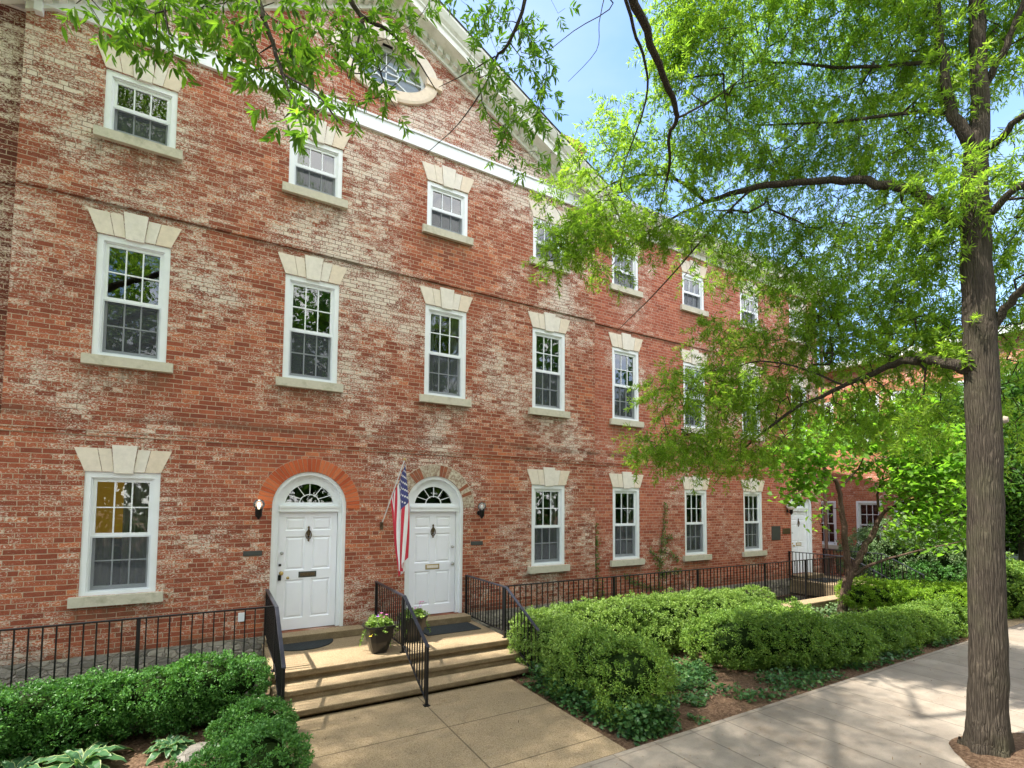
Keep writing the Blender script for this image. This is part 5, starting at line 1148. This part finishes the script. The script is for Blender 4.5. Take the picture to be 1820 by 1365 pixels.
# ------------------------------------------------------------------ the near tree over the left side
oak2 = thing('oak_tree', 'near willow oak hanging leafy twigs in from the top left', 'tree', (-2.4, -7.4, 0), 'street oaks')
T2 = Tree(); t2_ = T2.limb([(-2.4, -7.4, -.05, .36), (-2.4, -7.4, .4, .27), (-2.38, -7.38, 3, .24), (-2.3, -7.3, 5.6, .2), (-2.2, -7.3, 8, .15), (-2.2, -7.2, 10.5, .1)], None, 5, .01)
def b2(pts, trunk=None): return br(pts, T2, t2_ if trunk is None else trunk)
M1 = b2([(-2.25, -7.3, 6.2, .09), (-1.2, -7.4, 6.9, .07), A(330, -260, 3.4, .05), A(430, -90, 3.2, .03), A(455, -10, 3.1, .016), A(485, 80, 3.0, .012), A(510, 150, 2.9, .008), A(530, 200, 2.8, .005)])
M1b = b2([A(500, 130, 2.95, .007), A(560, 165, 2.8, .006), A(600, 215, 2.7, .004)], M1)
M1c = b2([A(330, -260, 3.4, .03), A(230, -120, 3.0, .016), A(160, -60, 2.9, .009), A(150, -5, 2.8, .005)], M1)
M1d = b2([A(330, -260, 3.4, .03), A(290, -100, 3.1, .016), A(290, 0, 3.0, .008), A(300, 60, 2.95, .004)], M1)
M2 = b2([(-2.25, -7.25, 7.0, .09), (-.6, -7.0, 7.9, .075), A(560, -200, 4.6, .05), A(600, -60, 4.3, .03), A(640, 25, 4.3, .018), A(690, 55, 4.5, .013), A(735, 100, 4.7, .008), A(775, 160, 4.8, .004)])
M2b = b2([A(645, 28, 4.3, .012), A(635, 80, 4.2, .008), A(620, 140, 4.1, .005)], M2); M2c = b2([A(640, 25, 4.3, .009), A(670, 110, 4.2, .006), A(690, 170, 4.2, .004)], M2)
M3 = b2([(-2.2, -7.25, 8.0, .085), (0.2, -6.6, 9.2, .07), A(820, -260, 5.6, .05), A(920, -90, 5.3, .03), A(932, 0, 5.3, .02), A(905, 75, 5.4, .016), A(880, 105, 5.5, .013), A(860, 155, 5.7, .009), A(815, 220, 6.0, .006), A(755, 275, 6.2, .0035)])
M3b = b2([A(880, 100, 5.5, .008), A(830, 130, 5.6, .006), A(780, 155, 5.8, .003)], M3); M3c = b2([A(932, -20, 5.3, .01), A(1000, -40, 5.6, .008), A(1090, 5, 6.0, .007), A(1020, 55, 6.2, .005), A(950, 110, 6.3, .003)], M3)
M3d = b2([A(1075, -10, 6.0, .007), A(1065, 40, 6.0, .005), A(1060, 90, 6.1, .004), A(1010, 145, 6.2, .0025)], M3c)
clB = [(160,5,40,35,2.8,.8),(205,45,25,25,2.8,.5),(250,0,60,35,3.0,1),(285,50,45,45,3.0,.9),(345,15,60,30,3.3,1.1),(420,45,55,55,3.1,1.1),(500,50,50,50,3.1,1.1),(470,110,40,35,3.0,.7),(500,180,30,40,2.85,.5),(560,205,40,35,2.7,.5),(535,120,40,50,3.1,.8),(590,60,50,55,3.9,1.1),
 (640,110,40,50,4.1,1.1),(690,150,35,50,4.2,.9),(665,30,50,35,4.2,1),(730,25,50,30,4.5,.8),(700,90,35,45,4.3,.7),(615,170,30,40,4.0,.7),(860,60,35,60,5.4,1.2),(880,150,35,60,5.4,1.8),(900,220,30,50,5.5,1.6),(925,40,45,40,5.4,1.4),(945,120,35,60,5.5,1.6),(960,200,30,60,5.6,1.5),(930,280,30,30,5.8,1.2),(985,260,30,30,6.0,1),(890,250,25,40,5.6,.6),(840,130,15,30,5.5,.4),(995,20,30,30,5.6,.4),(1000,250,20,35,5.8,.4),(870,10,60,25,5.2,.7),(780,10,50,20,4.8,.5),(300,-120,260,90,3.6,.3),(750,-120,240,90,4.8,.35)]
an = crown_pts(clB, 46)
T2.grow(an, .16, .05, ok=lambda N: np.sum((N-CAM)**2, 1) < 60)
org2 = np.array([-2.4, -7.4, 0]); T2.p = [p-org2 for p in T2.p]; T2.wood('trunk', BARK, oak2, .03, .0016)
ends = np.array([T2.p[i] for i in T2.anch]); dirs = norm(ends-np.array([T2.p[T2.par[i]] for i in T2.anch]))
V, Q = sprays(ends, dirs, 15, .14, (.05, .10), (.2, .29), .45, 'hex', curl=.18); big_mesh('crown', V, Q, LF_OAK2, oak2)
# the rest of its crown, high above and behind the photographer, shades the path
hi = np.concatenate([np.array(c)+rnd_unit(n_)*rng.random((n_, 1))**.4*np.array(r) for c, r, n_ in (((-1.5, -8.5, 9.5), (3.2, 2.2, 2.0), 350), ((-4.5, -6.5, 9.5), (2.6, 2.6, 2.0), 350), ((-1.6, -4.6, 10.0), (3.0, 1.9, 1.2), 800), ((1.4, -4.6, 10.6), (2.2, 1.9, 1.0), 480), ((0.8, -7.6, 10.0), (2.6, 2.0, 1.2), 420), ((-3.5, -3.2, 11.0), (2.6, 1.3, 1.2), 350), ((-.8, -2.7, 10.3), (2.4, 1.0, .9), 330), ((-2.0, -2.0, 10.8), (2.3, .9, .7), 420))])-org2
n = len(hi)*26; P = np.repeat(hi, 26, 0)+rng.normal(size=(n, 3))*.16; V, Q = leaf_arrays(P, rnd_unit(n), norm(np.array([0, 0, 1.0])+rng.normal(size=(n, 3))*.5), rng.uniform(.08, .13, n), rng.uniform(.02, .032, n)); big_mesh('upper_crown', V, Q, LF_OAK, oak2)
# ------------------------------------------------------------------ small redbud
rb = thing('small_tree', 'small forked tree with broad bright leaves growing between the hedges', 'tree', tuple(at(1497, 1095, 15.0)*np.array([1, 1, 0])))
T3 = Tree(); dR = 12.4
rbx = np.array([*at(1497, 1085, dR)[:2], 0]); rb.location = tuple(rbx)
t3 = T3.limb([(rbx[0], rbx[1], -.05, .125), A(1498, 1075, dR, 0.104), A(1507, 1030, dR, 0.100), A(1513, 1015, dR, 0.089)], None, 3, .004)
b3 = lambda pts, tk=None: br(pts, T3, t3 if tk is None else tk)
a1 = b3([A(1509, 1020, dR, 0.083), A(1503, 980, dR, 0.071), A(1497, 920, dR-.2, 0.063), A(1491, 868, dR-.3, 0.049), A(1475, 845, dR-.4, 0.037), A(1455, 820, dR-.6, 0.025), A(1430, 800, dR-.8, 0.012)])
a2 = b3([A(1491, 868, dR-.3, 0.034), A(1510, 850, dR, 0.025), A(1530, 825, dR+.3, 0.017), A(1545, 780, dR+.5, 0.008)], a1)
a3 = b3([A(1515, 1015, dR, 0.083), A(1530, 985, dR, 0.075), A(1552, 950, dR, 0.066), A(1566, 915, dR, 0.049), A(1590, 900, dR-.2, 0.034), A(1640, 882, dR-.4, 0.020), A(1690, 870, dR-.6, 0.010)])
a4 = b3([A(1566, 915, dR, 0.034), A(1560, 880, dR+.3, 0.025), A(1575, 830, dR+.5, 0.012)], a3)
a5 = b3([A(1516, 1025, dR, 0.046), A(1545, 1005, dR-.3, 0.037), A(1590, 990, dR-.6, 0.025), A(1650, 975, dR-.9, 0.017), A(1710, 962, dR-1.2, 0.008)])
clR = [(1530,700,60,25,12.8,.6),(1620,720,60,30,12.6,.8),(1420,760,30,25,11.8,.6),(1640,900,60,25,12,1),(1600,860,50,25,12.6,.8),(1400,810,45,35,11.0,1.2),(1450,800,60,45,11.2,1.4),(1520,770,70,40,12.4,1.2),(1600,790,70,45,12.2,1.2),(1670,800,50,50,11.8,1.2),(1430,855,45,30,11.2,1.2),(1400,880,30,16,11.1,1.2),(1450,885,25,20,12.6,.4),(1550,830,60,30,13.0,.8),(1620,850,60,40,12,1.2),(1690,870,40,50,11.6,1.2),(1640,930,60,30,11.8,.9),(1700,940,30,40,11.4,1.0),(1445,930,15,20,12.6,.3),(1620,955,40,18,12,.5),(1560,740,80,30,12.6,.8),(1480,760,50,30,12,.8),(1660,760,40,30,12,.8),(1700,800,30,40,11.6,1),(1660,975,30,15,11.5,.6),(1640,905,50,20,11.8,.8)]
an = crown_pts(clR, 110); T3.grow(an, .25, .06, ok=lambda N: N[:, 2] > 1.3)
T3.p = [p-rbx for p in T3.p]; T3.wood('trunk', BARKR, rb, .03, .004)
ends = np.array([T3.p[i] for i in T3.anch]); dirs = norm(ends-np.array([T3.p[T3.par[i]] for i in T3.anch])); k = 9; n = len(ends)*k
P = np.repeat(ends, k, 0)+rng.normal(size=(n, 3))*np.array([.16, .16, .07]); D = norm(rnd_unit(n)*np.array([1, 1, .4])+np.array([0, 0, -.45])); V, Q = leaf_arrays(P, D, norm(np.array([0, 0, 1.0])+rng.normal(size=(n, 3))*.35), rng.uniform(.09, .16, n), rng.uniform(.08, .14, n), 'heart'); big_mesh('crown', V, Q, LF_RED, rb)
# ------------------------------------------------------------------ pale-stemmed shrub and background trees
pb = thing('pale_stemmed_tree', 'small bare-stemmed tree with pale branches beyond the yellow-green top hedge', 'tree', tuple(at(1695, 1020, 17)*np.array([1, 1, 0])))
T4 = Tree(); o4 = np.array(pb.location); 
bs = T4.limb([(o4[0], o4[1], -.05, .09), (o4[0], o4[1], .3, .08), (o4[0], o4[1], .5, .05)], None, 2)
for i in range(9):
    a = rng.uniform(0, 2*PI); sp = rng.uniform(.3, .9); h = rng.uniform(1.6, 2.6)
    br([(o4[0], o4[1], .25, .04), (o4[0]+sp*.3*math.cos(a), o4[1]+sp*.3*math.sin(a), .8, .035), (o4[0]+sp*.7*math.cos(a+.2), o4[1]+sp*.7*math.sin(a+.2), 1.5, .026), (o4[0]+sp*math.cos(a), o4[1]+sp*math.sin(a), h, .012)], T4, bs, 3)
hd = np.concatenate([o4+np.array([0, 0, 3.0])+rnd_unit(110)*rng.random((110, 1))**.4*np.array([1.4, 1.4, .8])])
T4.grow(hd, .3); T4.p = [p-o4 for p in T4.p]; T4.wood('trunk', PALEB, pb, .03, .006)
ends = np.array([T4.p[i] for i in T4.anch]); V, Q = sprays(ends, rnd_unit(len(ends)), 40, .4, (.05, .09), (.4, .5), .1); big_mesh('crown', V, Q, LF_YEL, pb)
def back_tree(label, x, y, h, r, mat, n=900, leaf=(.16, .28), z0=1.6, grp='trees beyond the houses'):
    t = thing('tree', label, 'tree', (x, y, 0), grp); T_ = Tree(); tk = T_.limb([(0, 0, -.1, .26), (0, 0, h*.3, .2), (.1, 0, h*.6, .12), (0, .1, h*.85, .05)], None, 4)
    c = []; 
    for _ in range(16): c.append((rnd_unit(1)[0]*np.array([r, r, (h-z0)/2])*.62+np.array([0, 0, z0+(h-z0)/2]), rng.uniform(.35, .55)*r))
    P = np.concatenate([cc+rnd_unit(n//16)*rng.random((n//16, 1))**.4*rr_ for cc, rr_ in c]); T_.grow(P[::3], .8); T_.wood('trunk', BARK, t, .03, .01)
    m_ = len(P)*22; PP = np.repeat(P, 22, 0)+rng.normal(size=(m_, 3))*.3; V, Q = leaf_arrays(PP, norm(rnd_unit(m_)+np.array([0, 0, -.3])), norm(np.array([0, 0, 1.0])+rng.normal(size=(m_, 3))*.6), rng.uniform(*leaf, m_), rng.uniform(*leaf, m_)*.5); big_mesh('crown', V, Q, mat, t)
back_tree('leafy bright green tree at the right edge beyond the sidewalk', 22.8, -3.9, 8.2, 1.9, LF_BACK, 1500, leaf=(.1, .2), z0=1.0)
back_tree('leafy green tree in front of the sunlit brick wing', 21.2, -2.2, 7.2, 1.3, LF_BACK, 420, leaf=(.1, .18), z0=2.6)
back_tree('green tree behind the far wing at the right', 36, -5.5, 11, 4.5, LF_BACK, 900, z0=2)
back_tree('dark green tree far along the sidewalk', 42, -10, 13, 5, LF_BACK, 1000, z0=2)
# trees on the other side of the street, seen only mirrored in the window glass
V_ = []; Q_ = []; o_ = 0
for i, x in enumerate(np.arange(-26, 44, 5.5)):
    n = 6500; h = rng.uniform(11, 23); c = np.array([x+rng.normal(), -23+rng.normal()*1.2, h*.56]); d = rnd_unit(n)*(rng.random((n, 1))**.35); d *= 1+.25*np.sin(d[:, :1]*9)*np.sin(d[:, 2:]*8)
    P = c+d*np.array([3.6, 3, h*.46]); V, Q = leaf_arrays(P, rnd_unit(n), rnd_unit(n), rng.uniform(.3, .6, n), rng.uniform(.16, .3, n)); V_.append(V); Q_.append(Q+o_); o_ += len(V)
n = 16000; P = np.column_stack([rng.uniform(-30, 46, n), rng.uniform(-21.8, -20.2, n), rng.random(n)*5.2]); V, Q = leaf_arrays(P, rnd_unit(n), rnd_unit(n), rng.uniform(.3, .6, n), rng.uniform(.2, .4, n)); V_.append(V); Q_.append(Q+o_)
o = big_mesh('tree_belt', np.concatenate(V_), np.concatenate(Q_), LF_BACK); tag(o, 'belt of green trees across the street behind the photographer', 'trees', kind='stuff')
